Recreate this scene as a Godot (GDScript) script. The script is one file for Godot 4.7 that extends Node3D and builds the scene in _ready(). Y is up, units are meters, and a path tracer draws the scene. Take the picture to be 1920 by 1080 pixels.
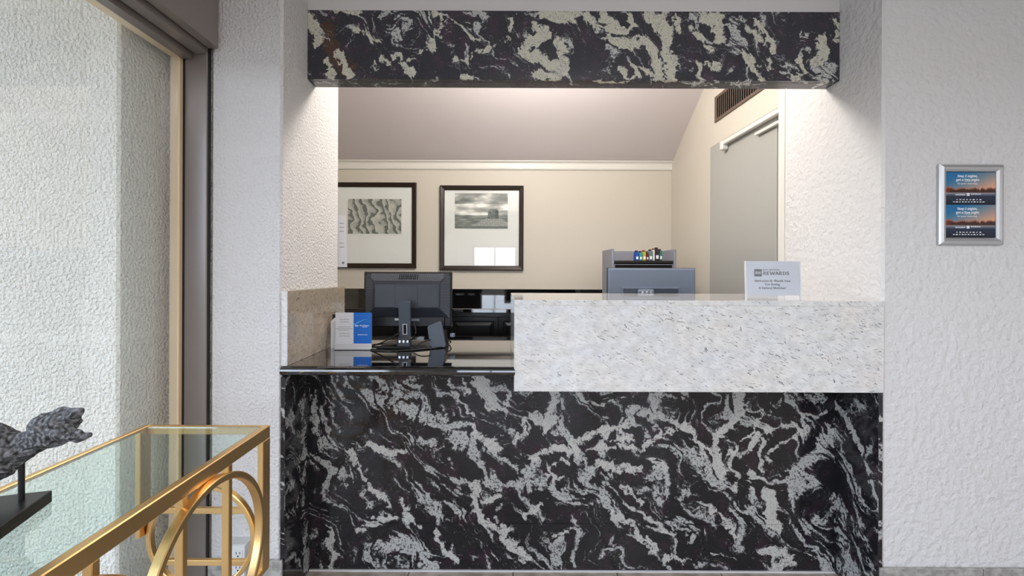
extends Node3D

const EYE := 1.26
const F := 840.0
const VX := 938.0
const VY := 512.0
const D1 := 1.68      # front plane of the lobby wall
const D2 := 1.897     # plane of the stone front and the lintel
const D4 := 4.0       # back wall of the office

var M := {}
var uvmode := 0
var uvrect := Rect2(0, 0, 1, 1)
var font: SystemFont
var bold: SystemFont

# ---------------------------------------------------------------- places
func px(x: float, y: float, d: float) -> Vector3:   # the point at depth d that a photo pixel shows; used to measure the room
	return Vector3((x - VX) * d / F, EYE - (y - VY) * d / F, -d)

# ---------------------------------------------------------------- tree
func tag(o: Node, label: String, category: String, group := "") -> Node:
	o.set_meta("label", label)
	o.set_meta("category", category)
	if group != "":
		o.set_meta("group", group)
	return o

func thing(called: String, at: Vector3, label: String, category: String, group := "", turn := 0.0) -> Node3D:
	var o := Node3D.new()
	o.name = called
	add_child(o, true)
	o.position = at
	o.rotation.y = turn
	tag(o, label, category, group)
	return o

func obj(called: String, st: SurfaceTool, m: Material, parent: Node = self) -> MeshInstance3D:
	var o := MeshInstance3D.new()
	o.mesh = st.commit()
	o.material_override = m
	o.name = called
	parent.add_child(o, true)
	return o

func struct(called: String, st: SurfaceTool, m: Material, label := "") -> MeshInstance3D:
	var o := obj(called, st, m)
	o.set_meta("kind", "structure")
	if label != "":
		o.set_meta("label", label)
	return o

# ---------------------------------------------------------------- shapes
func mb() -> SurfaceTool:
	var st := SurfaceTool.new()
	st.begin(Mesh.PRIMITIVE_TRIANGLES)
	return st

func uv_of(p: Vector3, n: Vector3) -> Vector2:
	if uvmode == 1:      # stone front, unfolded over its two returns
		var u := p.x
		if n.x > 0.7:
			u = -0.82 - (p.z + D2)
		elif n.x < -0.7:
			u = 1.434 + (p.z + D2)
		return Vector2((u * F / D2 + VX - 478.0) / 1194.0, ((EYE - p.y) * F / D2 + VY - 700.0) / 384.0)
	if uvmode == 2:      # lintel, unfolded under its soffit
		var y := (EYE - p.y) * F / D2 + VY
		if n.y < -0.7:
			y = 150.0 + (-p.z - D2) * F / D2
		return Vector2((p.x * F / D2 + VX - 570.0) / 1010.0, (y - 16.0) / 180.0)
	if uvmode == 3:
		return Vector2((p.x - uvrect.position.x) / uvrect.size.x, 1.0 - (p.y - uvrect.position.y) / uvrect.size.y)
	var a := n.abs()
	if a.x > a.y and a.x > a.z:
		return Vector2(p.z, -p.y)
	if a.y > a.z:
		return Vector2(p.x, p.z)
	return Vector2(p.x, -p.y)

func tri(st: SurfaceTool, a: Vector3, b: Vector3, c: Vector3, na: Vector3, nb: Vector3, nc: Vector3) -> void:
	var flip := (b - a).cross(c - a).dot(na + nb + nc) > 0.0
	var ps := [a, c, b] if flip else [a, b, c]
	var ns := [na, nc, nb] if flip else [na, nb, nc]
	for i in 3:
		st.set_normal(ns[i])
		st.set_uv(uv_of(ps[i], ns[i]))
		st.add_vertex(ps[i])

func poly(st: SurfaceTool, pts: Array, n: Vector3) -> void:
	for i in range(1, pts.size() - 1):
		tri(st, pts[0], pts[i], pts[i + 1], n, n, n)

func face(st: SurfaceTool, pts: Array, away: Vector3) -> void:   # flat face turned away from a point
	var n: Vector3 = (pts[1] - pts[0]).cross(pts[2] - pts[0])
	if n.length() < 1e-12 and pts.size() > 3:
		n = (pts[2] - pts[0]).cross(pts[3] - pts[0])
	if n.length() < 1e-12:
		return
	n = n.normalized()
	if n.dot(pts[0] - away) < 0.0:
		n = -n
	poly(st, pts, n)

func cbox(st: SurfaceTool, c: Vector3, s: Vector3, b := 0.002, t := Transform3D.IDENTITY) -> void:
	var h := s / 2.0
	b = minf(b, minf(h.x, minf(h.y, h.z)) * 0.95)
	var ctr := t * c
	var P := func(sx: int, sy: int, sz: int, k: int) -> Vector3:
		var v := Vector3(sx * (h.x - (0.0 if k == 0 else b)), sy * (h.y - (0.0 if k == 1 else b)), sz * (h.z - (0.0 if k == 2 else b)))
		return t * (c + v)
	for s1 in [-1, 1]:
		face(st, [P.call(s1, -1, -1, 0), P.call(s1, 1, -1, 0), P.call(s1, 1, 1, 0), P.call(s1, -1, 1, 0)], ctr)
		face(st, [P.call(-1, s1, -1, 1), P.call(1, s1, -1, 1), P.call(1, s1, 1, 1), P.call(-1, s1, 1, 1)], ctr)
		face(st, [P.call(-1, -1, s1, 2), P.call(1, -1, s1, 2), P.call(1, 1, s1, 2), P.call(-1, 1, s1, 2)], ctr)
		for s2 in [-1, 1]:
			face(st, [P.call(s1, s2, -1, 0), P.call(s1, s2, 1, 0), P.call(s1, s2, 1, 1), P.call(s1, s2, -1, 1)], ctr)
			face(st, [P.call(s1, -1, s2, 0), P.call(s1, 1, s2, 0), P.call(s1, 1, s2, 2), P.call(s1, -1, s2, 2)], ctr)
			face(st, [P.call(-1, s1, s2, 1), P.call(1, s1, s2, 1), P.call(1, s1, s2, 2), P.call(-1, s1, s2, 2)], ctr)
			for s3 in [-1, 1]:
				face(st, [P.call(s1, s2, s3, 0), P.call(s1, s2, s3, 1), P.call(s1, s2, s3, 2)], ctr)

func span(st: SurfaceTool, lo: Vector3, hi: Vector3, b := 0.002) -> void:
	cbox(st, (lo + hi) / 2.0, (hi - lo).abs(), b)

func box_obj(called: String, lo: Vector3, hi: Vector3, b: float, m: Material, parent: Node = self) -> MeshInstance3D:
	var st := mb()
	span(st, lo, hi, b)
	return obj(called, st, m, parent)

func rect_loft(st: SurfaceTool, w: float, h: float, prof: Array, t := Transform3D.IDENTITY, cap0 := true, cap1 := true) -> void:
	# rectangles w x h, shrunk by prof[i].x at height prof[i].y, joined one to the next
	var R := func(i: int) -> Array:
		var a: float = w / 2.0 - prof[i].x
		var c: float = h / 2.0 - prof[i].x
		var z: float = prof[i].y
		return [Vector3(-a, -c, z), Vector3(a, -c, z), Vector3(a, c, z), Vector3(-a, c, z)]
	for i in prof.size() - 1:
		var q0: Array = R.call(i)
		var q1: Array = R.call(i + 1)
		var d: Vector2 = prof[i + 1] - prof[i]
		for k in 4:
			var out := Vector3([0, 1, 0, -1][k], [-1, 0, 1, 0][k], 0)
			var n := (out * d.y + Vector3(0, 0, 1) * d.x).normalized()
			var pts := [t * q0[k], t * q0[(k + 1) % 4], t * q1[(k + 1) % 4], t * q1[k]]
			poly(st, pts, (t.basis * n).normalized())
	if cap0:
		var q: Array = R.call(0)
		poly(st, [t * q[0], t * q[1], t * q[2], t * q[3]], t.basis * Vector3(0, 0, -1))
	if cap1:
		var q: Array = R.call(prof.size() - 1)
		poly(st, [t * q[0], t * q[1], t * q[2], t * q[3]], t.basis * Vector3(0, 0, 1))

func prism(st: SurfaceTool, pts: PackedVector2Array, z0: float, z1: float, t := Transform3D.IDENTITY) -> void:
	var area := 0.0
	for i in pts.size():
		area += pts[i].cross(pts[(i + 1) % pts.size()])
	var sg := 1.0 if area > 0 else -1.0
	for i in pts.size():
		var a := pts[i]
		var b := pts[(i + 1) % pts.size()]
		var e := (b - a).normalized()
		var n := t.basis * (Vector3(e.y, -e.x, 0) * sg)
		poly(st, [t * Vector3(a.x, a.y, z0), t * Vector3(b.x, b.y, z0), t * Vector3(b.x, b.y, z1), t * Vector3(a.x, a.y, z1)], n)
	var idx := Geometry2D.triangulate_polygon(pts)
	for i in range(0, idx.size(), 3):
		for z in [z0, z1]:
			var n := t.basis * Vector3(0, 0, 1.0 if z == z1 else -1.0)
			if z0 > z1:
				n = -n
			tri(st, t * Vector3(pts[idx[i]].x, pts[idx[i]].y, z), t * Vector3(pts[idx[i + 1]].x, pts[idx[i + 1]].y, z), t * Vector3(pts[idx[i + 2]].x, pts[idx[i + 2]].y, z), n, n, n)

func lathe(st: SurfaceTool, prof: Array, t: Transform3D, seg := 32, closed := false) -> void:
	# prof: Vector2(radius, height) turned about t's z axis; outward is to the right of the profile's direction
	var m: int = prof.size() if closed else prof.size() - 1
	for i in m:
		var a: Vector2 = prof[i]
		var b: Vector2 = prof[(i + 1) % prof.size()]
		var e := (b - a).normalized()
		var n2 := Vector2(e.y, -e.x)
		for k in seg:
			var f0 := TAU * k / seg
			var f1 := TAU * (k + 1) / seg
			var d0 := Vector3(cos(f0), sin(f0), 0)
			var d1 := Vector3(cos(f1), sin(f1), 0)
			var n0 := t.basis * (d0 * n2.x + Vector3(0, 0, n2.y))
			var n1 := t.basis * (d1 * n2.x + Vector3(0, 0, n2.y))
			var p00 := t * (d0 * a.x + Vector3(0, 0, a.y))
			var p01 := t * (d1 * a.x + Vector3(0, 0, a.y))
			var p10 := t * (d0 * b.x + Vector3(0, 0, b.y))
			var p11 := t * (d1 * b.x + Vector3(0, 0, b.y))
			if a.x > 1e-6:
				tri(st, p00, p01, p11, n0, n1, n1)
			if b.x > 1e-6:
				tri(st, p00, p11, p10, n0, n1, n0)

func flat_ring(st: SurfaceTool, t: Transform3D, r_out: float, thick: float, wide: float, seg := 72) -> void:
	var c := 0.0022
	var r0 := r_out - thick
	var h := wide / 2.0
	lathe(st, [Vector2(r0 + c, -h), Vector2(r_out - c, -h), Vector2(r_out, -h + c), Vector2(r_out, h - c), Vector2(r_out - c, h), Vector2(r0 + c, h), Vector2(r0, h - c), Vector2(r0, -h + c)], t, seg, true)

func tube(st: SurfaceTool, pts: Array, r: float, sides := 8) -> void:
	var rings := []
	for i in pts.size():
		var d: Vector3 = (pts[mini(i + 1, pts.size() - 1)] - pts[maxi(i - 1, 0)]).normalized()
		var s := d.cross(Vector3.UP if absf(d.y) < 0.9 else Vector3.RIGHT).normalized()
		var u := s.cross(d)
		var ring := []
		for k in sides:
			var f := TAU * k / sides
			ring.append(s * cos(f) + u * sin(f))
		rings.append(ring)
	for i in pts.size() - 1:
		for k in sides:
			var k2 := (k + 1) % sides
			var n0: Vector3 = rings[i][k]
			var n1: Vector3 = rings[i][k2]
			var n2: Vector3 = rings[i + 1][k2]
			var n3: Vector3 = rings[i + 1][k]
			tri(st, pts[i] + n0 * r, pts[i] + n1 * r, pts[i + 1] + n2 * r, n0, n1, n2)
			tri(st, pts[i] + n0 * r, pts[i + 1] + n2 * r, pts[i + 1] + n3 * r, n0, n2, n3)

func bend(ctrl: Array, n := 24) -> Array:
	var c := Curve3D.new()
	for i in ctrl.size():
		var d: Vector3 = (ctrl[mini(i + 1, ctrl.size() - 1)] - ctrl[maxi(i - 1, 0)]) / 6.0
		c.add_point(ctrl[i], -d, d)
	var out := []
	for i in n + 1:
		out.append(c.sample_baked(c.get_baked_length() * i / n, true))
	return out

func letters(called: String, text: String, high: float, at: Vector3, m: Material, parent: Node, heavy := false, t := Basis.IDENTITY, centre := true, wide := 0.0) -> MeshInstance3D:
	# high is the height of a capital
	var tm := TextMesh.new()
	tm.text = text
	tm.font = bold if heavy else font
	tm.font_size = 24
	tm.pixel_size = high / 17.2
	tm.depth = 0.0004
	tm.curve_step = 1.5
	tm.horizontal_alignment = HORIZONTAL_ALIGNMENT_CENTER if centre else HORIZONTAL_ALIGNMENT_LEFT
	var o := MeshInstance3D.new()
	o.mesh = tm
	o.material_override = m
	o.name = called
	parent.add_child(o, true)
	o.transform = Transform3D(t, at)
	if wide > 0.0:
		var w := tm.get_aabb().size.x
		if w > 0.0:
			o.transform.basis = t * Basis.from_scale(Vector3(wide / w, 1, 1))
	return o

# ---------------------------------------------------------------- materials
func mat(name_: String, c: Color, rough: float, metal := 0.0, spec := 0.5) -> StandardMaterial3D:
	var m := StandardMaterial3D.new()
	m.resource_name = name_
	m.albedo_color = c
	m.roughness = rough
	m.metallic = metal
	m.metallic_specular = spec
	M[name_] = m
	return m

func noise(sd: int, freq: float, oct := 3, type := FastNoiseLite.TYPE_SIMPLEX_SMOOTH) -> FastNoiseLite:
	var n := FastNoiseLite.new()
	n.seed = sd
	n.noise_type = type
	n.frequency = freq
	n.fractal_octaves = oct
	n.fractal_type = FastNoiseLite.FRACTAL_FBM if oct > 1 else FastNoiseLite.FRACTAL_NONE
	return n

func relief(m: StandardMaterial3D, sd: int, freq: float, oct: int, strength: float, metres: float, type := FastNoiseLite.TYPE_SIMPLEX_SMOOTH) -> void:
	var t := NoiseTexture2D.new()
	t.width = 512
	t.height = 512
	t.seamless = true
	t.noise = noise(sd, freq, oct, type)
	t.as_normal_map = true
	t.bump_strength = strength
	m.normal_enabled = true
	m.normal_texture = t
	m.uv1_triplanar = true
	m.uv1_world_triplanar = true
	m.uv1_scale = Vector3.ONE / metres

func mottle(m: StandardMaterial3D, sd: int, freq: float, oct: int, a: Color, b: Color, metres: float, world := true) -> void:
	var t := NoiseTexture2D.new()
	t.width = 512
	t.height = 512
	t.seamless = true
	t.noise = noise(sd, freq, oct)
	var g := Gradient.new()
	g.set_color(0, a)
	g.set_color(1, b)
	g.set_offset(0, 0.25)
	g.set_offset(1, 0.75)
	t.color_ramp = g
	m.albedo_texture = t
	m.uv1_triplanar = true
	m.uv1_world_triplanar = world
	m.uv1_scale = Vector3.ONE / metres

# ---------------------------------------------------------------- stone
var veins: Array = []
var vo := Vector2.ZERO
var vs := 1.0

func v(wide: float, pts: Array, kind := 0) -> void:   # a vein: its width and course, as measured on the slab
	var p := PackedVector2Array()
	for i in range(0, pts.size(), 2):
		p.append(vo + Vector2(pts[i], pts[i + 1]) * vs)
	veins.append([wide * vs, p, kind])

func front_veins() -> void:
	vo = Vector2(520, 690); vs = 0.361
	v(56, [340, 60, 350, 110], 1)
	v(60, [470, 150, 600, 190, 720, 230, 830, 270, 960, 350, 1040, 440], 1)
	v(40, [560, 110, 700, 60, 730, 130], 1); v(30, [500, 60, 620, 140], 1)
	v(56, [1045, 50, 1090, 130, 1130, 200]); v(13, [880, 60, 960, 180, 1010, 240]); v(10, [970, 60, 985, 130])
	v(24, [480, 400, 560, 430, 660, 440]); v(34, [700, 380, 800, 390], 1)
	v(36, [180, 150, 200, 250, 190, 330], 1); v(50, [250, 395, 290, 410], 1); v(34, [190, 470, 290, 530, 380, 560], 1)
	v(20, [390, 440, 450, 580, 520, 650, 600, 720]); v(22, [450, 640, 480, 720], 1)
	v(16, [430, 850, 500, 800, 600, 780]); v(18, [270, 860, 300, 960, 280, 1040]); v(15, [650, 690, 690, 790, 750, 820])
	v(22, [820, 850, 870, 940, 940, 1000]); v(54, [560, 920, 680, 900, 760, 960, 820, 1040], 1)
	v(28, [900, 490, 950, 600, 930, 700, 970, 760], 1); v(28, [1020, 300, 1080, 380, 1150, 420])
	v(14, [1220, 380, 1290, 340, 1280, 270, 1350, 250]); v(42, [1340, 250, 1385, 300, 1430, 250, 1440, 130])
	v(12, [1200, 120, 1180, 250]); v(28, [1330, 460, 1400, 430, 1480, 410, 1550, 430])
	v(13, [1410, 520, 1470, 480, 1530, 500]); v(20, [1400, 560, 1480, 570])
	v(32, [1040, 600, 1020, 700, 1080, 800, 1160, 830, 1200, 900, 1290, 980])
	v(38, [1100, 580, 1180, 600, 1260, 610, 1380, 600, 1460, 650, 1550, 690], 1)
	v(20, [1080, 700, 1150, 660]); v(34, [1250, 500, 1310, 540], 1); v(14, [1440, 870, 1550, 840]); v(18, [1280, 770, 1380, 700])
	v(26, [700, 620, 800, 700, 860, 780], 1); v(30, [1380, 1000, 1500, 1020], 1); v(20, [60, 150, 90, 400, 80, 700, 110, 1000], 1)
	vo = Vector2(1080, 690)
	v(34, [0, 390, 60, 350, 120, 330, 220, 300, 290, 270, 280, 230, 320, 200])
	v(20, [340, 220, 450, 260, 560, 290, 630, 360, 670, 440]); v(13, [60, 410, 170, 410, 270, 400, 340, 420, 450, 340, 540, 310])
	v(10, [180, 380, 230, 360, 320, 380]); v(10, [10, 140, 100, 180, 260, 150]); v(26, [430, 140, 410, 190])
	v(36, [850, 130, 850, 220, 800, 290, 725, 360, 725, 430, 740, 520, 760, 550]); v(54, [540, 420, 600, 460, 650, 540, 760, 600], 1)
	v(54, [0, 420, 60, 480, 60, 620], 1); v(34, [130, 490, 250, 520, 330, 520]); v(11, [880, 210, 960, 230, 930, 330, 860, 380, 840, 420])
	v(15, [800, 430, 860, 450, 960, 330, 1050, 300, 1130, 290]); v(34, [1000, 150, 1030, 220, 1070, 160, 1150, 160, 1260, 150], 1)
	v(15, [1180, 280, 1180, 240, 1260, 240, 1310, 220]); v(17, [1190, 300, 1120, 360, 1050, 390, 990, 450, 1010, 490])
	v(28, [980, 360, 960, 440, 970, 520]); v(17, [890, 490, 920, 560, 970, 570]); v(9, [910, 570, 930, 630]); v(12, [800, 500, 850, 560, 830, 620])
	v(44, [1340, 340, 1260, 430, 1200, 470, 1130, 560, 1120, 680], 1); v(32, [1350, 300, 1440, 460, 1540, 600], 1)
	v(26, [1360, 170, 1440, 230, 1540, 350]); v(46, [1000, 640, 1030, 700, 1010, 790, 1050, 820]); v(48, [850, 730, 930, 760], 1)
	v(28, [560, 650, 650, 680], 1); v(18, [400, 480, 460, 510]); v(28, [160, 560, 130, 680, 180, 720], 1); v(19, [240, 600, 340, 700])
	v(19, [210, 760, 290, 800, 340, 870, 420, 930]); v(10, [250, 710, 360, 760, 470, 840, 530, 860]); v(32, [520, 790, 600, 780, 610, 890], 1)
	v(17, [680, 700, 780, 780, 830, 870]); v(36, [980, 950, 1080, 940, 1130, 1000, 1040, 1030]); v(32, [1230, 780, 1170, 850], 1)
	v(54, [1250, 950, 1330, 1040], 1); v(70, [1390, 680, 1420, 850, 1500, 1000], 1); v(10, [700, 950, 840, 980]); v(10, [470, 980, 620, 1000])
	v(16, [1560, 400, 1680, 640]); v(14, [1540, 700, 1600, 860], 1)

func lintel_veins() -> void:
	vo = Vector2(560, 0); vs = 0.28125
	v(34, [60, 130, 100, 200, 130, 290]); v(26, [230, 70, 330, 80, 400, 70]); v(26, [540, 75, 640, 90, 720, 140, 690, 190], 1)
	v(24, [600, 170, 650, 210], 1); v(30, [790, 100, 830, 105], 1); v(80, [170, 180, 240, 380, 330, 470], 2)
	v(36, [190, 400, 220, 500]); v(36, [260, 360, 330, 480])
	v(11, [440, 420, 480, 470, 490, 400, 520, 470, 550, 370, 590, 430, 620, 380, 660, 350, 670, 410, 720, 480, 745, 500])
	v(10, [730, 410, 760, 370, 830, 320, 870, 360, 880, 270, 900, 210, 940, 240, 960, 140, 935, 100])
	v(9, [870, 80, 960, 100, 1010, 130, 1060, 160, 1150, 250, 1200, 270]); v(22, [1150, 100, 1220, 90, 1180, 170, 1120, 190], 1)
	v(6, [1050, 400, 1110, 415, 1150, 350, 1230, 340, 1300, 290, 1370, 270, 1420, 170, 1410, 120, 1445, 80])
	v(50, [1650, 90, 1760, 110, 1840, 85]); v(50, [1570, 170, 1650, 220, 1540, 280, 1500, 340]); v(50, [1560, 370, 1650, 410, 1740, 470])
	v(40, [1720, 270, 1750, 380, 1780, 440]); v(40, [1580, 490, 1700, 515]); v(8, [390, 190, 500, 270]); v(20, [1080, 510, 1130, 515]); v(26, [700, 440, 740, 490])
	vo = Vector2(1100, 0); vs = 0.302
	v(34, [0, 100, 60, 150]); v(26, [90, 90, 140, 170, 180, 150, 230, 200, 270, 160, 265, 90]); v(40, [130, 220, 230, 270, 340, 240, 400, 300, 430, 400, 450, 470])
	v(46, [380, 110, 450, 120, 480, 200, 490, 300, 520, 400, 510, 490]); v(26, [540, 90, 560, 170]); v(18, [210, 420, 250, 490, 320, 460, 280, 400, 380, 440, 430, 490])
	v(17, [650, 90, 700, 150], 1); v(62, [740, 110, 800, 120, 810, 210]); v(34, [900, 150, 910, 250, 960, 300], 1); v(17, [1000, 170, 1090, 250]); v(15, [1040, 120, 1130, 260, 1160, 320])
	v(15, [690, 490, 690, 400, 740, 390, 770, 430, 800, 380, 830, 440]); v(6, [640, 170, 760, 300]); v(28, [980, 330, 1040, 420, 1090, 480])
	v(19, [1210, 430, 1270, 410, 1330, 360, 1290, 330], 1); v(26, [1310, 370, 1340, 440, 1270, 480]); v(10, [1330, 220, 1420, 190], 1); v(38, [1450, 220, 1460, 300, 1430, 380])
	v(15, [1540, 130, 1555, 250]); v(50, [1440, 460, 1530, 420], 1); v(8, [60, 200, 160, 330], 1); v(14, [1120, 360, 1140, 420])
	v(16, [60, 510, 140, 530]); v(14, [160, 525, 260, 515]); v(20, [660, 535, 800, 530], 1); v(24, [900, 530, 1100, 545], 1)

func bytes_of(n: FastNoiseLite, w: int, h: int) -> PackedByteArray:
	return n.get_image(w, h, false, false, false).get_data()

func dark_granite(ox: float, oy: float, pw: float, ph: float, s: float, sd: int, tone: float, veil: float, cream: float) -> ImageTexture:
	var w := int(pw * s)
	var h := int(ph * s)
	var wa := bytes_of(noise(sd, 0.035 / s, 4), w, h)
	var wb := bytes_of(noise(sd + 1, 0.035 / s, 4), w, h)
	var la := bytes_of(noise(sd + 8, 0.0075 / s, 2), w, h)
	var lb := bytes_of(noise(sd + 9, 0.0075 / s, 2), w, h)
	var grain := bytes_of(noise(sd + 2, 0.40 / s, 2), w, h)
	var mid := bytes_of(noise(sd + 3, 0.12 / s, 3), w, h)
	var purp := bytes_of(noise(sd + 5, 0.02 / s, 4), w, h)
	var fs := PackedFloat32Array(); fs.resize(w * h); fs.fill(-60.0)
	var fp := PackedFloat32Array(); fp.resize(w * h); fp.fill(-60.0)
	var fr := PackedFloat32Array(); fr.resize(w * h); fr.fill(-60.0)
	for ve in veins:
		var half: float = ve[0] * (0.70 if tone > 0.15 else 0.62)
		var pts: PackedVector2Array = ve[1]
		var kind: int = ve[2]
		var m := half + 26.0
		for k in pts.size() - 1:
			var a := pts[k]
			var b := pts[k + 1]
			var ab := b - a
			var l2 := maxf(ab.length_squared(), 1e-4)
			var x0 := clampi(int((minf(a.x, b.x) - m - ox) * s), 0, w)
			var x1 := clampi(int((maxf(a.x, b.x) + m - ox) * s), 0, w)
			var y0 := clampi(int((minf(a.y, b.y) - m - oy) * s), 0, h)
			var y1 := clampi(int((maxf(a.y, b.y) + m - oy) * s), 0, h)
			for y in range(y0, y1):
				for x in range(x0, x1):
					var i := y * w + x
					var p := Vector2(ox + x / s + (wa[i] - 128) * 0.075, oy + y / s + (wb[i] - 128) * 0.075)
					var d := half - (p - a - ab * clampf((p - a).dot(ab) / l2, 0.0, 1.0)).length()
					if kind == 0:
						if d > fs[i]: fs[i] = d
					elif kind == 1:
						if d > fp[i]: fp[i] = d
					elif d > fr[i]: fr[i] = d
	var band := noise(sd + 6, 1.0, 5)
	var hair := noise(sd + 7, 1.0, 3)
	var out := PackedByteArray()
	out.resize(w * h * 3)
	var j := 0
	for y in h:
		for x in w:
			var i := y * w + x
			var X := x / s + (la[i] - 128) * 0.36 + (wa[i] - 128) * 0.07
			var Y := y / s + (lb[i] - 128) * 0.36 + (wb[i] - 128) * 0.07
			var al := X * 0.66 + Y * 0.75
			var ac := -X * 0.75 + Y * 0.66
			var bn := band.get_noise_2d(al * 0.010, ac * 0.042)
			var hn := hair.get_noise_2d(al * 0.018, ac * 0.085)
			var g := (grain[i] - 128) / 128.0
			var md := (mid[i] - 128) / 128.0
			var solid := clampf((fs[i] + 1.2 + g * 1.4 + md * 3.0 + bn * 7.0 + hn * 4.0) * 0.8 + 0.5, 0.0, 1.0)
			if solid > 0.0 and fs[i] < 7.0 and absf(hn) < 0.03:
				solid *= 0.5
			solid *= 1.0 - clampf((md * 0.8 + g * 0.5 - 0.30) * 2.5, 0.0, 0.45)
			var near := clampf(minf(fs[i], 0.0) * 0.045 + 1.0, 0.0, 1.0)      # slivers split off along the edges of a vein
			var sp := clampf((minf(fp[i], 8.0) * 1.1 + 2.0 + bn * 26.0 + hn * 20.0 + md * 8.0 + g * 4.0) * 0.2 + 0.05, 0.0, 1.0)
			var bg := clampf((bn + hn * 0.22 + md * 0.14 + g * 0.09 + near * 0.08 - veil) * 6.0, 0.0, 1.0) * 0.92
			var thin := 0.0
			if absf(hn) < 0.014 + near * 0.012 and bn > -0.08:
				thin = 0.6
			var t := maxf(maxf(solid, sp * 0.93), maxf(bg, thin))
			t *= 1.0 - clampf((absf(md) - 0.34) * 5.0, 0.0, 0.55) * (1.0 - solid)
			var pu := clampf(((purp[i] - 128) / 128.0 + md * 0.3 - 0.08) * 2.6, 0.0, 1.0)
			var r := tone + pu * 0.055 + maxf(g, 0.0) * 0.09
			var gg := tone + pu * 0.012 + maxf(g, 0.0) * 0.09
			var b := tone * 1.1 + pu * 0.032 + maxf(g, 0.0) * 0.10
			if fr[i] > -20.0:
				var ru := clampf((fr[i] + md * 12.0) * 0.12 + 0.2, 0.0, 0.8)
				r = lerpf(r, 0.36, ru); gg = lerpf(gg, 0.26, ru); b = lerpf(b, 0.21, ru)
			var cr := (0.83 if tone > 0.15 else 0.72) + md * 0.12 + g * 0.08 - (1.0 - solid) * 0.02  # lintel veins painted lighter, front veins dimmer, for their different light
			var warm := clampf(solid * 0.8, 0.0, 1.0)
			r = lerpf(r, cr, t)
			gg = lerpf(gg, cr * lerpf(1.005, 0.985, warm), t)
			b = lerpf(b, cr * lerpf(0.985, cream, warm), t)
			out[j] = int(clampf(r, 0, 1) * 255); out[j + 1] = int(clampf(gg, 0, 1) * 255); out[j + 2] = int(clampf(b, 0, 1) * 255)
			j += 3
	return ImageTexture.create_from_image(Image.create_from_data(w, h, false, Image.FORMAT_RGB8, out))

func white_granite(w: int, h: int, tone: Color, sd: int, dense_right: float, strokes: int) -> ImageTexture:
	var cloud := bytes_of(noise(sd, 0.02, 4), w, h)
	var warmn := bytes_of(noise(sd + 1, 0.006, 3), w, h)
	var grain := bytes_of(noise(sd + 2, 0.3, 2), w, h)
	var fleck := noise(sd + 3, 1.0, 3)
	var dark := PackedFloat32Array(); dark.resize(w * h)
	var rng := RandomNumberGenerator.new()
	rng.seed = sd
	for k in strokes:
		var p := Vector2(rng.randf() * w, rng.randf() * h)
		if rng.randf() > lerpf(1.0 - dense_right, 1.0, p.x / w):
			continue
		var bunch := rng.randi_range(1, 4)
		var dir := 0.55 + rng.randfn(0.0, 0.4)
		for q in bunch:
			var a := p + Vector2(rng.randfn(0, 16), rng.randfn(0, 9))
			var l := rng.randf_range(2, 9) + (9.0 if rng.randf() < 0.2 else 0.0)
			var wd := rng.randf_range(0.3, 1.1)
			var amount := rng.randf_range(0.10, 0.9)
			var n := int(l * 2)
			for i in n:
				var c := a + Vector2.from_angle(dir + sin(i * 0.3 + k) * 0.1) * (i * 0.5)
				for yy in range(int(c.y - wd), int(c.y + wd) + 2):
					for xx in range(int(c.x - wd), int(c.x + wd) + 2):
						if xx < 0 or yy < 0 or xx >= w or yy >= h:
							continue
						var f := clampf(wd + 0.5 - Vector2(xx, yy).distance_to(c), 0, 1) * amount
						if f > dark[yy * w + xx]:
							dark[yy * w + xx] = f
	var out := PackedByteArray()
	out.resize(w * h * 3)
	var j := 0
	for y in h:
		for x in w:
			var i := y * w + x
			var al := x * 0.88 + y * 0.47
			var ac := -x * 0.47 + y * 0.88
			var fl := fleck.get_noise_2d(al * 0.035, ac * 0.12)
			var c := (cloud[i] - 128) / 128.0
			var g := (grain[i] - 128) / 128.0
			var k := 1.0 + c * 0.08 + g * 0.05
			k -= clampf((fl - 0.22 + c * 0.15) * 2.0, 0.0, 1.0) * 0.17
			k *= 1.0 - dark[i] * 0.82
			var wm := (warmn[i] - 128) / 128.0 * 0.022
			out[j] = int(clampf(tone.r * k * (1 + wm), 0, 1) * 255)
			out[j + 1] = int(clampf(tone.g * k, 0, 1) * 255)
			out[j + 2] = int(clampf(tone.b * k * (1 - wm), 0, 1) * 255)
			j += 3
	return ImageTexture.create_from_image(Image.create_from_data(w, h, false, Image.FORMAT_RGB8, out))

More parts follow.
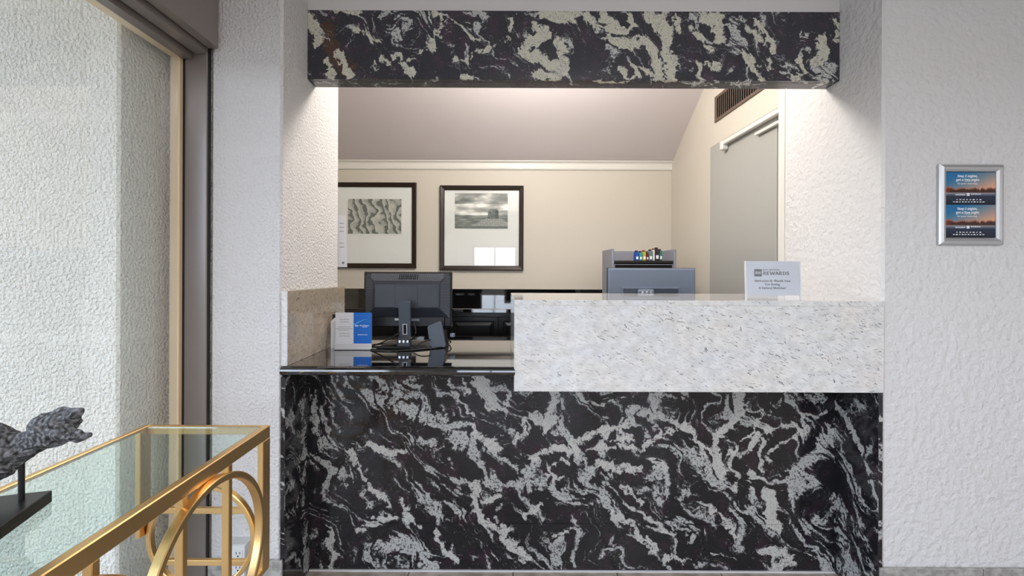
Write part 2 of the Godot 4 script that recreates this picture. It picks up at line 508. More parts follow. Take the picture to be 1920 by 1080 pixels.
# ---------------------------------------------------------------- prints
func print_tex(kind: int, w: int, h: int) -> ImageTexture:
	var im := Image.create(w, h, false, Image.FORMAT_RGB8)
	var n1 := noise(41 + kind, 1.0, 4)
	var n2 := noise(51 + kind, 1.0, 3)
	for y in h:
		for x in w:
			var u := float(x) / w
			var vv := float(y) / h
			var c := Color.BLACK
			if kind == 0:       # black-and-white print of wind-blown dune ridges
				var wave := u * 6.3 + n1.get_noise_2d(u * 2.0, vv * 1.3) * 0.9 - vv * 0.5 + n2.get_noise_2d(u * 3, vv * 2.2) * 0.35
				var f := fposmod(wave, 1.0)
				var cut := 0.62 + n2.get_noise_2d(u * 4 + 9, vv * 5) * 0.5
				var g := lerpf(0.82, 0.58, f / cut) if f < cut else 0.24 + 0.12 * (f - cut)
				g += n2.get_noise_2d(u * 30, vv * 22) * 0.05
				c = Color(g * 1.0, g * 0.985, g * 0.95)
			elif kind == 1:     # black-and-white print of a lone rock butte under clouds
				var g := 0.62 + n1.get_noise_2d(u * 1.8, vv * 3.6) * 0.6 + (0.18 if vv > 0.3 and vv < 0.62 else -0.12)
				if vv > 0.66:
					g = 0.42 + n2.get_noise_2d(u * 3.0, vv * 16.0) * 0.35
				var talus := (vv - 0.66) / 0.34
				if vv > 0.66 and absf(u - 0.72) < 0.07 + talus * 0.45 and vv < 0.93:
					g = 0.58 + n2.get_noise_2d(u * 24, vv * 24) * 0.16
				if vv > 0.44 and vv < 0.72 and absf(u - 0.725) < 0.095 + (vv - 0.44) * 0.04 and not (vv < 0.47 and absf(u - 0.72) > 0.07):
					g = 0.29 + n2.get_noise_2d(u * 46, vv * 7) * 0.35 - (0.2 if u > 0.76 else 0.0)
				if vv > 0.93:
					g = 0.30 + n2.get_noise_2d(u * 30, vv * 8) * 0.1
				c = Color(g, g * 0.99, g * 0.97)
			else:               # sunset lake print: blue to orange sky, dark shore, blue water
				var sky := Color(0.10, 0.42, 0.62).lerp(Color(0.93, 0.66, 0.50), clampf(u * 0.75 + vv * 1.1 - 0.28, 0, 1))
				c = sky
				var shore := 0.53 + n1.get_noise_2d(u * 5, 3.0) * 0.09
				if vv > shore - 0.04:
					c = Color(0.62, 0.40, 0.33)
				if vv > shore:
					c = Color(0.24, 0.13, 0.09)
					if u < 0.10 + n2.get_noise_2d(u * 9, vv * 9) * 0.08: c = Color(0.45, 0.17, 0.07)
				if vv > 0.63:
					var t := (vv - 0.63) / 0.37
					c = Color(0.66, 0.62, 0.64).lerp(Color(0.10, 0.17, 0.27), clampf(t * 3.0, 0, 1)).lerp(Color(0.06, 0.08, 0.14), clampf(t * 1.3 - 0.3, 0, 1))
				if absf(u - 0.72) < 0.012 and vv > 0.50 and vv < 0.58: c = Color(0.2, 0.1, 0.06)
			im.set_pixel(x, y, c)
	return ImageTexture.create_from_image(im)

func textured(name_: String, t: Texture2D, rough: float, spec := 0.5) -> StandardMaterial3D:
	var m := mat(name_, Color.WHITE, rough, 0.0, spec)
	m.albedo_texture = t
	return m

func make_materials() -> void:
	font = SystemFont.new(); font.font_names = PackedStringArray(["Droid Sans"])
	bold = SystemFont.new(); bold.font_names = PackedStringArray(["Droid Sans"]); bold.font_weight = 700
	relief(mat("stucco_fine", Color(0.84, 0.83, 0.82), 0.95, 0, 0.2), 4, 0.13, 5, 4.2, 0.7, FastNoiseLite.TYPE_PERLIN)
	relief(mat("stucco_soft", Color(0.84, 0.835, 0.83), 0.9, 0, 0.25), 5, 0.06, 5, 3.8, 0.8, FastNoiseLite.TYPE_PERLIN)
	relief(mat("stucco_outdoor", Color(0.82, 0.79, 0.74), 0.95, 0, 0.2), 6, 0.13, 5, 8.0, 0.72, FastNoiseLite.TYPE_PERLIN)
	mat("paint_white", Color(0.85, 0.84, 0.83), 0.7)
	mat("paint_beige", Color(0.80, 0.775, 0.725), 0.55)
	mat("paint_ceiling", Color(0.82, 0.79, 0.79), 0.7)
	mat("paint_trim", Color(0.86, 0.85, 0.82), 0.4)
	mat("door_paint", Color(0.66, 0.66, 0.64), 0.35)
	mat("brown_frame", Color(0.485, 0.45, 0.425), 0.24, 0.0, 0.8)
	mat("gasket", Color(0.07, 0.06, 0.06), 0.7)
	mat("cream_trim", Color(0.93, 0.83, 0.68), 0.6)
	mottle(mat("tile", Color.WHITE, 0.3), 8, 0.02, 4, Color(0.60, 0.55, 0.50), Color(0.72, 0.68, 0.63), 0.9)
	mottle(mat("tile_grey", Color.WHITE, 0.4), 9, 0.03, 4, Color(0.55, 0.54, 0.52), Color(0.70, 0.69, 0.67), 0.6)
	mat("grout", Color(0.55, 0.52, 0.48), 0.9)
	mottle(mat("concrete", Color.WHITE, 0.9), 10, 0.02, 4, Color(0.50, 0.48, 0.45), Color(0.58, 0.56, 0.53), 2.0)
	var bs := mat("black_stone", Color(0.035, 0.035, 0.04), 0.045, 0.0, 0.75)
	bs.clearcoat_enabled = true
	bs.clearcoat = 1.0
	bs.clearcoat_roughness = 0.03
	mat("black_wood", Color(0.035, 0.032, 0.035), 0.28)
	mat("gold", Color(0.92, 0.76, 0.52), 0.3, 1.0)
	mat("glass", Color(0.86, 0.96, 0.92, 0.06), 0.0)
	M["glass"].transparency = BaseMaterial3D.TRANSPARENCY_ALPHA
	mat("acrylic", Color(0.95, 0.97, 1.0, 0.08), 0.02)
	M["acrylic"].transparency = BaseMaterial3D.TRANSPARENCY_ALPHA
	mat("silver_sheet", Color(0.84, 0.87, 0.91), 0.14, 0.9)
	mat("silver_frame", Color(0.78, 0.78, 0.78), 0.35, 0.8)
	mat("bronze_frame", Color(0.17, 0.125, 0.095), 0.3, 0.3)
	mat("mat_board", Color(0.92, 0.915, 0.91), 0.9)
	mat("paper", Color(0.88, 0.88, 0.89), 0.7)
	mat("ink", Color(0.03, 0.035, 0.05), 0.8)
	mat("ink_grey", Color(0.50, 0.50, 0.52), 0.7)
	mat("ink_white", Color(0.93, 0.94, 0.96), 0.6)
	mat("print_blue", Color(0.03, 0.42, 0.80), 0.5)
	mat("print_light_blue", Color(0.32, 0.68, 0.93), 0.5)
	mat("plastic_dark", Color(0.19, 0.205, 0.23), 0.38)
	mat("plastic_black", Color(0.04, 0.04, 0.045), 0.45)
	mat("plastic_slate", Color(0.27, 0.30, 0.34), 0.4)
	mat("rib_grey", Color(0.42, 0.44, 0.47), 0.4)
	mat("plastic_grey", Color(0.44, 0.48, 0.54), 0.4)
	mat("plastic_white", Color(0.84, 0.84, 0.84), 0.4)
	mat("slot_black", Color(0.015, 0.015, 0.015), 0.9)
	mat("chrome", Color(0.85, 0.85, 0.86), 0.15, 1.0)
	mat("tray_grey", Color(0.54, 0.55, 0.59), 0.5)
	mat("tray_brown", Color(0.10, 0.07, 0.06), 0.6)
	mat("vent_paint", Color(0.40, 0.34, 0.29), 0.6)
	mat("base_black", Color(0.05, 0.045, 0.05), 0.35)
	mat("red_paper", Color(0.45, 0.05, 0.05), 0.6)
	var dw := mat("driftwood", Color.WHITE, 0.75)
	mottle(dw, 12, 0.035, 5, Color(0.07, 0.07, 0.07), Color(0.55, 0.55, 0.56), 0.16, false)
	front_veins()
	textured("granite_front", dark_granite(478, 700, 1194, 384, 1.3, 100, 0.10, 0.23, 0.955), 0.09, 0.5)
	veins.clear()
	lintel_veins()
	textured("granite_lintel", dark_granite(570, 16, 1010, 180, 1.4, 200, 0.215, 0.36, 0.88), 0.2, 0.5)  # same stone as the front, lightened for the bright room it reflects
	veins.clear()
	textured("granite_white", white_granite(1100, 400, Color(0.84, 0.835, 0.825), 300, 0.65, 520), 0.06, 0.5)
	textured("granite_warm_tint", white_granite(600, 320, Color(0.65, 0.60, 0.535), 320, 0.2, 300), 0.08, 0.5)  # warm reflection of the beige wall tinted into this granite
	textured("print_dunes", print_tex(0, 300, 200), 0.7)
	textured("print_butte", print_tex(1, 300, 200), 0.7)
	textured("print_sunset", print_tex(2, 190, 124), 0.5)

# ---------------------------------------------------------------- setting
func tiles_of(parent: Node, lo: Vector2, hi: Vector2, step: float, off: Vector2, y0: float, y1: float, m: Material, gap := 0.004) -> void:
	var cache := {}
	var nx0 := int(floor((lo.x - off.x) / step))
	var nz0 := int(floor((lo.y - off.y) / step))
	for ix in range(nx0, int(ceil((hi.x - off.x) / step))):
		for iz in range(nz0, int(ceil((hi.y - off.y) / step))):
			var a := Vector2(maxf(off.x + ix * step, lo.x), maxf(off.y + iz * step, lo.y))
			var b := Vector2(minf(off.x + (ix + 1) * step, hi.x), minf(off.y + (iz + 1) * step, hi.y))
			if b.x - a.x < 0.02 or b.y - a.y < 0.02:
				continue
			var key := "%.3f %.3f" % [b.x - a.x, b.y - a.y]
			if not cache.has(key):
				var st := mb()
				cbox(st, Vector3.ZERO, Vector3(b.x - a.x - gap, y1 - y0, b.y - a.y - gap), 0.0015)
				cache[key] = st.commit()
			var o := MeshInstance3D.new()
			o.mesh = cache[key]
			o.material_override = m
			o.name = "tile"
			parent.add_child(o, true)
			o.position = Vector3((a.x + b.x) / 2, (y0 + y1) / 2, (a.y + b.y) / 2)

func setting() -> void:
	var st := mb()
	span(st, Vector3(-1.30, -0.12, -4.2), Vector3(3.3, -0.008, 4.2), 0.0)
	var fl := struct("floor", st, M.grout)
	tiles_of(fl, Vector2(-1.08, -1.90), Vector2(3.2, 4.0), 0.4375, Vector2(0.058, -1.90), -0.010, 0.0, M.tile)
	# lobby front wall: pier, right field, field over the lintel
	st = mb(); span(st, Vector3(-1.086, -0.008, -2.265), Vector3(-0.82, 3.4, -1.68), 0.008); struct("wall_front_left", st, M.stucco_fine)
	st = mb(); span(st, Vector3(1.434, -0.008, -2.265), Vector3(3.3, 3.4, -1.68), 0.008); struct("wall_front_right", st, M.stucco_soft)
	st = mb(); span(st, Vector3(-0.82, 2.3715, -2.0), Vector3(1.434, 3.4, -1.9), 0.0); struct("wall_front_top", st, M.paint_white)
	st = mb(); span(st, Vector3(3.2, -0.008, -1.68), Vector3(3.35, 2.9, 4.2), 0.0); struct("wall_right", st, M.stucco_soft)
	st = mb(); span(st, Vector3(-1.3, 2.75, -2.0), Vector3(3.35, 2.9, 4.2), 0.0); struct("ceiling", st, M.paint_white)
	# left wall with the big window
	st = mb()
	span(st, Vector3(-1.25, 2.38, -1.68), Vector3(-1.06, 2.9, 4.2), 0.0)
	span(st, Vector3(-1.25, -0.008, 1.75), Vector3(-1.06, 2.38, 4.2), 0.0)
	span(st, Vector3(-1.25, -0.1, -1.68), Vector3(-1.06, 0.06, 1.75), 0.0)
	struct("wall_left", st, M.stucco_fine)
	# rear wall, behind the camera: one window, one glazed door, one more window added for light
	st = mb()
	span(st, Vector3(-1.3, -0.008, 4.0), Vector3(-0.75, 2.9, 4.2), 0.0)
	span(st, Vector3(-0.75, -0.008, 4.0), Vector3(0.45, 0.85, 4.2), 0.0)
	span(st, Vector3(-0.75, 2.0, 4.0), Vector3(0.45, 2.9, 4.2), 0.0)
	span(st, Vector3(0.45, -0.008, 4.0), Vector3(0.60, 2.9, 4.2), 0.0)
	span(st, Vector3(0.60, 2.1, 4.0), Vector3(1.55, 2.9, 4.2), 0.0)
	span(st, Vector3(1.55, -0.008, 4.0), Vector3(1.9, 2.9, 4.2), 0.0)
	span(st, Vector3(1.9, -0.008, 4.0), Vector3(3.0, 0.85, 4.2), 0.0)
	span(st, Vector3(1.9, 2.1, 4.0), Vector3(3.0, 2.9, 4.2), 0.0)
	span(st, Vector3(3.0, -0.008, 4.0), Vector3(3.35, 2.9, 4.2), 0.0)
	struct("wall_rear", st, M.stucco_soft)
	for wn in [[-0.75, 0.45, 0.85, 2.0, "window_2"], [1.9, 3.0, 0.85, 2.1, "added_window_3"]]:
		var n := Node3D.new(); n.name = wn[4]; add_child(n, true); n.set_meta("kind", "structure")
		n.position = Vector3((wn[0] + wn[1]) / 2, (wn[2] + wn[3]) / 2, 4.1)
		st = mb(); rect_loft(st, wn[1] - wn[0], wn[3] - wn[2], [Vector2(0.05, -0.03), Vector2(0, -0.03), Vector2(0, 0.03), Vector2(0.05, 0.03), Vector2(0.05, -0.03)], Transform3D.IDENTITY, false, false)
		obj("window_frame", st, M.brown_frame, n)
		st = mb(); cbox(st, Vector3.ZERO, Vector3(0.03, wn[3] - wn[2] - 0.1, 0.03)); obj("mullion", st, M.brown_frame, n)
		st = mb(); cbox(st, Vector3.ZERO, Vector3(wn[1] - wn[0] - 0.1, wn[3] - wn[2] - 0.1, 0.006)); obj("pane", st, M.glass, n)
	var dr := Node3D.new(); dr.name = "door_2"; add_child(dr, true); dr.set_meta("kind", "structure"); dr.position = Vector3(1.075, 0, 4.1)
	st = mb()
	for b in [[-0.475, -0.365, 0.0, 2.1], [0.365, 0.475, 0.0, 2.1], [-0.365, 0.365, 0.0, 0.04], [-0.365, 0.365, 0.70, 0.90], [-0.365, 0.365, 2.0, 2.1]]:
		span(st, Vector3(b[0], b[2], -0.025), Vector3(b[1], b[3], 0.025))
	obj("door_frame", st, M.brown_frame, dr)
	st = mb(); span(st, Vector3(-0.365, 0.04, -0.003), Vector3(0.365, 0.70, 0.003)); obj("pane", st, M.glass, dr)
	st = mb(); span(st, Vector3(-0.365, 0.90, -0.003), Vector3(0.365, 2.0, 0.003)); obj("pane", st, M.glass, dr)
	# left window
	var w1 := Node3D.new(); w1.name = "window_1"; add_child(w1, true); w1.set_meta("kind", "structure"); w1.position = Vector3(-1.14, 0, 0)
	var at := Vector3(-1.14, 0, 0)
	st = mb(); span(st, Vector3(-1.178, 0.05, -1.679) - at, Vector3(-1.094, 2.13, -1.668) - at, 0.003); obj("jamb", st, M.brown_frame, w1)
	st = mb(); span(st, Vector3(-1.187, 0.05, -1.679) - at, Vector3(-1.178, 2.12, -1.672) - at, 0.0)
	span(st, Vector3(-1.094, 0.05, -1.679) - at, Vector3(-1.086, 2.12, -1.672) - at, 0.0); obj("gasket", st, M.gasket, w1)
	st = mb()
	prism(st, PackedVector2Array([Vector2(0.088, 2.42), Vector2(0.088, 2.092), Vector2(0.054, 2.09), Vector2(0.054, 2.125), Vector2(0.045, 2.125), Vector2(0.045, 2.072), Vector2(0.003, 2.07), Vector2(0.003, 2.11), Vector2(-0.009, 2.11), Vector2(-0.009, 2.053), Vector2(-0.043, 2.051), Vector2(-0.043, 2.42)]), -1.665, 1.75)
	obj("head_rail", st, M.brown_frame, w1)
	st = mb()
	span(st, Vector3(-1.222, 2.056, -1.679) - at, Vector3(-1.187, 2.42, 1.75) - at, 0.001)
	span(st, Vector3(-1.222, 0.05, -1.679) - at, Vector3(-1.187, 2.056, -1.655) - at, 0.001); obj("outer_trim", st, M.cream_trim, w1)
	st = mb(); span(st, Vector3(-1.188, 0.06, -1.64) - at, Vector3(-1.182, 2.06, 1.75) - at, 0.0); obj("pane", st, M.glass, w1)
	# outdoors
	st = mb(); span(st, Vector3(-30, -0.3, -30), Vector3(-1.26, -0.05, 34), 0.0); span(st, Vector3(-1.26, -0.3, 4.2), Vector3(34, -0.05, 34), 0.0)
	struct("ground", st, M.concrete)
	st = mb()
	span(st, Vector3(-3.6, -0.05, -2.15), Vector3(-1.2445, 3.4, -1.46), 0.008)
	span(st, Vector3(-1.2445, -0.05, -2.15), Vector3(-1.089, 3.4, -1.682), 0.0)
	struct("wall_outside", st, M.stucco_outdoor)
	st = mb(); span(st, Vector3(-3.1, 2.72, -2.2), Vector3(-1.252, 2.86, 5.0), 0.01); struct("added_eave", st, M.paint_white)  # unseen roof added to cut the sky light on the outside wall
	# office behind the counter
	st = mb(); span(st, Vector3(-2.0, 0, -4.2), Vector3(1.7, 3.4, -4.0), 0.0); struct("wall_back", st, M.paint_beige)
	st = mb(); span(st, Vector3(1.524, 0, -4.0), Vector3(1.7, 3.4, -2.265), 0.0); struct("wall_office_right", st, M.paint_beige)
	st = mb(); span(st, Vector3(-2.0, 0, -4.0), Vector3(-1.8, 3.4, -2.2), 0.0); struct("wall_office_left", st, M.paint_beige)
	st = mb(); span(st, Vector3(-2.0, 0, -2.28), Vector3(-1.086, 3.4, -2.16), 0.0); struct("wall_office_front", st, M.paint_beige)
	st = mb()
	prism(st, PackedVector2Array([Vector2(4.06, 2.205), Vector2(3.92, 2.29), Vector2(3.75, 2.405), Vector2(2.516, 3.2), Vector2(1.95, 3.2), Vector2(1.95, 3.4), Vector2(2.62, 3.4), Vector2(4.06, 2.5)]), -2.0, 1.7, Transform3D(Basis(Vector3(0, 0, -1), Vector3(0, 1, 0), Vector3(1, 0, 0)), Vector3.ZERO))
	struct("ceiling_office", st, M.paint_ceiling)
	st = mb()
	prism(st, PackedVector2Array([Vector2(0, 0), Vector2(0.010, 0), Vector2(0.014, 0.012), Vector2(0.014, 0.055), Vector2(0.022, 0.066), Vector2(0.030, 0.070), Vector2(0.030, 0.090), Vector2(0, 0.090)]), -2.0, 1.524, Transform3D(Basis(Vector3(0, 0, 1), Vector3(0, 1, 0), Vector3(1, 0, 0)), Vector3(0, 2.182, -4.0)))
	struct("trim_1", st, M.paint_trim)
	# office right wall: door leaf, its rail and closer arm
	var d1 := Node3D.new(); d1.name = "door_1"; add_child(d1, true); d1.set_meta("kind", "structure"); d1.position = Vector3(1.524, 0, -2.842)
	st = mb(); span(st, Vector3(-0.008, 0.0, -0.40), Vector3(0.0, 2.176, 0.38), 0.003); obj("door_leaf", st, M.door_paint, d1)
	st = mb(); span(st, Vector3(-0.047, 2.120, -0.147), Vector3(-0.019, 2.147, 0.47), 0.004); obj("rail", st, M.paint_trim, d1)
	st = mb(); span(st, Vector3(-0.052, 2.088, -0.174), Vector3(-0.010, 2.147, -0.137), 0.005); obj("rail_bracket", st, M.paint_trim, d1)
	st = mb(); span(st, Vector3(-0.034, 2.072, 0.21), Vector3(-0.012, 2.088, 0.47), 0.002); obj("closer_arm", st, M.paint_trim, d1)
	st = mb(); span(st, Vector3(-0.0895, 0.0, 0.526), Vector3(-0.001, 2.9, 0.576), 0.002); obj("door_jamb", st, M.paint_trim, d1)
	# baseboards of cut tile
	for bb in [["baseboard_left", -1.086, -0.806, 0.186], ["baseboard_right", 1.418, 3.2, 0.166]]:
		st = mb(); span(st, Vector3(bb[1] + 0.004, 0, -1.68), Vector3(bb[2] - 0.004, bb[3] - 0.004, -1.674), 0.0)
		var o := struct(bb[0], st, M.grout)
		var x: float = bb[1]
		var first := true
		while x < bb[2] - 0.01:
			var x2: float = minf(bb[2], x + (0.385 if first else 0.445))
			first = false
			st = mb(); span(st, Vector3(x + 0.001, 0.001, -1.676), Vector3(x2 - 0.002, bb[3], -1.666), 0.002)
			obj("tile", st, M.tile_grey, o)
			x = x2

# ---------------------------------------------------------------- counter
func counter() -> void:
	var t: Node3D
	var st: SurfaceTool
	# lintel
	t = thing("granite_lintel", Vector3.ZERO, "long dark granite lintel with cream veins spanning the top of the reception opening", "lintel")
	uvmode = 2
	st = mb(); span(st, Vector3(-0.82, 2.0785, -1.917), Vector3(1.434, 2.3715, -1.897), 0.0015); obj("front_slab", st, M.granite_lintel, t)
	st = mb(); span(st, Vector3(-0.82, 2.0775, -1.98), Vector3(1.434, 2.0975, -1.9165), 0.0015); obj("soffit_slab", st, M.granite_lintel, t)
	uvmode = 0
	st = mb(); span(st, Vector3(-0.815, 2.097, -1.98), Vector3(1.43, 2.371, -1.9165), 0.0); obj("core", st, M.paint_white, t)
	# stone front
	t = thing("counter_front", Vector3.ZERO, "black and white veined granite front of the reception counter, recessed under the tops", "counter front")
	uvmode = 1
	var joint := EYE - (981.5 - VY) * D2 / F
	st = mb(); span(st, Vector3(-0.82, joint + 0.0006, -1.917), Vector3(1.434, 0.8715, -1.897), 0.0008); obj("slab", st, M.granite_front, t)
	st = mb(); span(st, Vector3(-0.82, 0.004, -1.917), Vector3(1.434, joint - 0.0006, -1.897), 0.0008); obj("slab", st, M.granite_front, t)
	st = mb(); span(st, Vector3(-0.82, 0.0, -1.896), Vector3(-0.803, 0.868, -1.676), 0.001); obj("side_slab", st, M.granite_front, t)
	st = mb(); span(st, Vector3(1.417, 0.0, -1.896), Vector3(1.434, 0.818, -1.676), 0.001); obj("side_slab", st, M.granite_front, t)
	uvmode = 0
	st = mb(); span(st, Vector3(-0.802, 0.0, -1.8965), Vector3(1.416, 0.005, -1.886), 0.001); obj("grout_bead", st, M.plastic_white, t)
	# polished black desk
	t = thing("black_countertop", Vector3(0, 0.872, 0), "glossy black stone countertop with a rounded nose, left of the raised white ledge", "countertop")
	st = mb(); span(st, Vector3(-0.82, 0, -2.50), Vector3(1.434, 0.036, -1.70), 0.001); obj("slab", st, M.black_stone, t)
	st = mb()
	var prof := PackedVector2Array([Vector2(1.70, 0.0), Vector2(1.70, 0.036)])
	for i in 9:
		var f := PI / 2 + PI * i / 8.0
		prof.append(Vector2(1.686 + cos(f) * 0.018, 0.018 + sin(f) * 0.018))
	prism(st, prof, -0.82, 0.056, Transform3D(Basis(Vector3(0, 0, -1), Vector3(0, 1, 0), Vector3(1, 0, 0)), Vector3.ZERO)); obj("nosing", st, M.black_stone, t)
	# desk carcass under the slab, on the office side
	st = mb(); span(st, Vector3(-0.82, 0, -2.44), Vector3(1.434, 0.872, -1.918), 0.0)
	tag(obj("desk_carcass", st, M.black_wood), "black wooden body of the reception desk behind its granite front", "desk")
	# raised white ledge
	t = thing("raised_ledge", Vector3(0, 0.818, 0), "raised white granite transaction ledge with dark flecks, right half of the reception counter", "counter ledge")
	uvmode = 3
	uvrect = Rect2(0.05, 0.0, 1.384, 0.35)
	st = mb(); span(st, Vector3(0.053, 0.0, -1.690), Vector3(1.434, 0.322, -1.672), 0.0015); obj("front_panel", st, M.granite_white, t)
	uvrect = Rect2(0.05, 0.0, 1.384, 0.0001)
	uvmode = 0
	var gw: StandardMaterial3D = M.granite_white.duplicate()
	gw.uv1_scale = Vector3(0.7, 1.9, 1)
	st = mb(); span(st, Vector3(0.053, 0.322, -2.265), Vector3(1.434, 0.342, -1.672), 0.0015); obj("top_slab", st, gw, t)
	st = mb(); span(st, Vector3(0.053, 0.0905, -2.25), Vector3(0.071, 0.322, -1.690), 0.0015); obj("side_panel", st, gw, t)
	# splash on the left reveal
	var warm_tint: StandardMaterial3D = M.granite_warm_tint
	warm_tint.uv1_scale = Vector3(1.6, 3.2, 1)
	t = thing("stone_splash", Vector3(-0.82, 0.908, 0), "flecked granite splash, warm reflection painted in tan, left of the opening above the black countertop", "splash panel")
	st = mb(); span(st, Vector3(0, 0, -2.30), Vector3(0.022, 0.281, -1.684), 0.001); obj("panel", st, warm_tint, t)
	st = mb(); span(st, Vector3(0, 0, -1.6838), Vector3(0.022, 0.281, -1.679), 0.001); var e := obj("front_edge", st, gw, t)
	e.set_meta("label", "pale polished front edge")

# ---------------------------------------------------------------- office things
func picture(at: Vector3, w: float, h: float, img: Material, ir: Rect2, label: String) -> void:
	var t := thing("framed_print", at, label, "picture", "black and white prints on the office wall")
	var st := mb()
	rect_loft(st, w, h, [Vector2(0, 0), Vector2(0, 0.026), Vector2(0.006, 0.030), Vector2(0.034, 0.024), Vector2(0.040, 0.019), Vector2(0.040, 0.0)], Transform3D.IDENTITY, false, false)
	obj("frame", st, M.bronze_frame, t)
	st = mb(); rect_loft(st, w - 0.078, h - 0.078, [Vector2(0, 0.001), Vector2(0, 0.010)]); obj("mat_board", st, M.mat_board, t)
	uvmode = 3; uvrect = ir
	st = mb(); cbox(st, Vector3(ir.get_center().x, ir.get_center().y, 0.0105), Vector3(ir.size.x, ir.size.y, 0.003), 0.0); obj("print", st, img, t)
	uvmode = 0
	st = mb(); cbox(st, Vector3(0, 0, 0.0165), Vector3(w - 0.082, h - 0.082, 0.002), 0.0); obj("glass", st, M.glass, t)

func office() -> void:
	var k := D4 / F
	var a := px(825, 349, D4)
	var b := px(981, 507, D4)
	picture(Vector3((a.x + b.x) / 2, (a.y + b.y) / 2, -3.998), b.x - a.x, a.y - b.y, M.print_butte, Rect2(-0.240, -0.005, 0.471, 0.314), "framed black and white desert butte photograph, the right-hand picture on the beige office wall")
	a = px(617, 344, D4)
	b = px(781, 503, D4)
	picture(Vector3((a.x + b.x) / 2, (a.y + b.y) / 2, -3.998), b.x - a.x, a.y - b.y, M.print_dunes, Rect2(-0.219, -0.076, 0.475, 0.310), "framed black and white dune photograph, half hidden by the left wall of the opening")
	# black back counter: stone top with splash, then the cabinets under it
	var top := EYE - 0.243
	var t := thing("back_countertop", Vector3(0, top - 0.03, -4.0), "glossy black stone countertop with upstand along the beige back wall of the office", "countertop")
	var st := mb(); span(st, Vector3(-1.79, 0, 0.022), Vector3(1.522, 0.03, 0.95), 0.004); obj("slab", st, M.black_stone, t)
	st = mb(); span(st, Vector3(-1.79, 0, 0.001), Vector3(1.522, 0.130, 0.021), 0.002); obj("upstand", st, M.black_stone, t)
	var names := ["black base cabinet nearest the left office wall", "black base cabinet behind the flyer holder and the left wall", "black base cabinet with panelled doors seen right of the computer monitor", "black base cabinet behind the left end of the raised white ledge", "black base cabinet at the right end of the back counter"]
	for i in 5:
		var x0 := -0.352 + 0.684 * (i - 2)
		var x1 := minf(x0 + 0.684, 1.522)
		x0 = maxf(x0, -1.79)
		var c := thing("base_cabinet", Vector3((x0 + x1) / 2, 0, -4.0), names[i], "cabinet", "black cabinets under the back counter")
		var hw := (x1 - x0) / 2
		st = mb(); span(st, Vector3(-hw + 0.0005, 0, 0.01), Vector3(hw - 0.0005, top - 0.0305, 0.905), 0.0); obj("body", st, M.black_wood, c)
		for s in 2:
			var dw := hw - 0.004
			var cx := -hw / 2 if s == 0 else hw / 2
			st = mb()
			var tt := Transform3D(Basis.IDENTITY, Vector3(cx, 0.53, 0.905))
			rect_loft(st, dw, 0.86, [Vector2(0, 0), Vector2(0, 0.018), Vector2(0.003, 0.021), Vector2(0.030, 0.021), Vector2(0.036, 0.013), Vector2(0.042, 0.013), Vector2(0.060, 0.018)], tt, false, true)
			var dd := obj("door", st, M.black_wood, c)
			st = mb()
			var kx := cx + (-1 if s == 0 else 1) * (dw / 2 - 0.018)
			lathe(st, [Vector2(0.004, 0), Vector2(0.004, 0.012), Vector2(0.010, 0.018), Vector2(0.011, 0.024), Vector2(0.007, 0.029), Vector2(0, 0.030)], Transform3D(Basis.IDENTITY, Vector3(kx, 0.905, 0.926)), 14)
			obj("knob", st, M.chrome, dd)
	# paper hung at the back edge of the left reveal
	t = thing("paper_notice", Vector3(-0.86, 1.287, -2.268), "white paper notice hanging past the back edge of the left wall of the opening", "notice", "", 0.0)
	st = mb(); prism(st, PackedVector2Array([Vector2(-0.10, 0.0), Vector2(0.084, 0.0), Vector2(0.076, 0.262), Vector2(-0.10, 0.264)]), -0.003, -0.001); obj("sheet", st, M.paper, t)
	st = mb(); span(st, Vector3(0.058, 0.016, -0.001), Vector3(0.070, 0.028, -0.0006), 0.0); obj("print_mark", st, M.ink_grey, t)
	for yy in [0.22, 0.20, 0.18, 0.12, 0.10]:
		st = mb(); span(st, Vector3(0.045, yy, -0.001), Vector3(0.068, yy + 0.003, -0.0006), 0.0); obj("text_line", st, M.ink_grey, t)
	# return grille on the office right wall
	t = thing("air_grille", Vector3(1.5235, 2.331, -2.863), "brown slotted return air grille high on the grey office wall, under the lintel", "vent")
	var vw := Basis(Vector3(0, 0, 1), Vector3(0, 1, 0), Vector3(-1, 0, 0))
	st = mb(); rect_loft(st, 0.63, 0.181, [Vector2(0, 0), Vector2(0, 0.008), Vector2(0.003, 0.010), Vector2(0.020, 0.010), Vector2(0.022, 0.002)], Transform3D(vw, Vector3(0, 0.0905, 0)), false, false); obj("grille_frame", st, M.vent_paint, t)
	st = mb(); span(st, Vector3(-0.0015, 0.005, -0.305), Vector3(0, 0.176, 0.305), 0.0); obj("grille_back", st, M.slot_black, t)
	for i in 22:
		st = mb(); cbox(st, Vector3(0, 0.0905, 0), Vector3(0.010, 0.138, 0.003), 0.0, Transform3D(Basis(Vector3.UP, 0.6), Vector3(-0.0065, 0, -0.28 + i * 0.02667)))
		obj("slat", st, M.vent_paint, t)
	organizer(top)

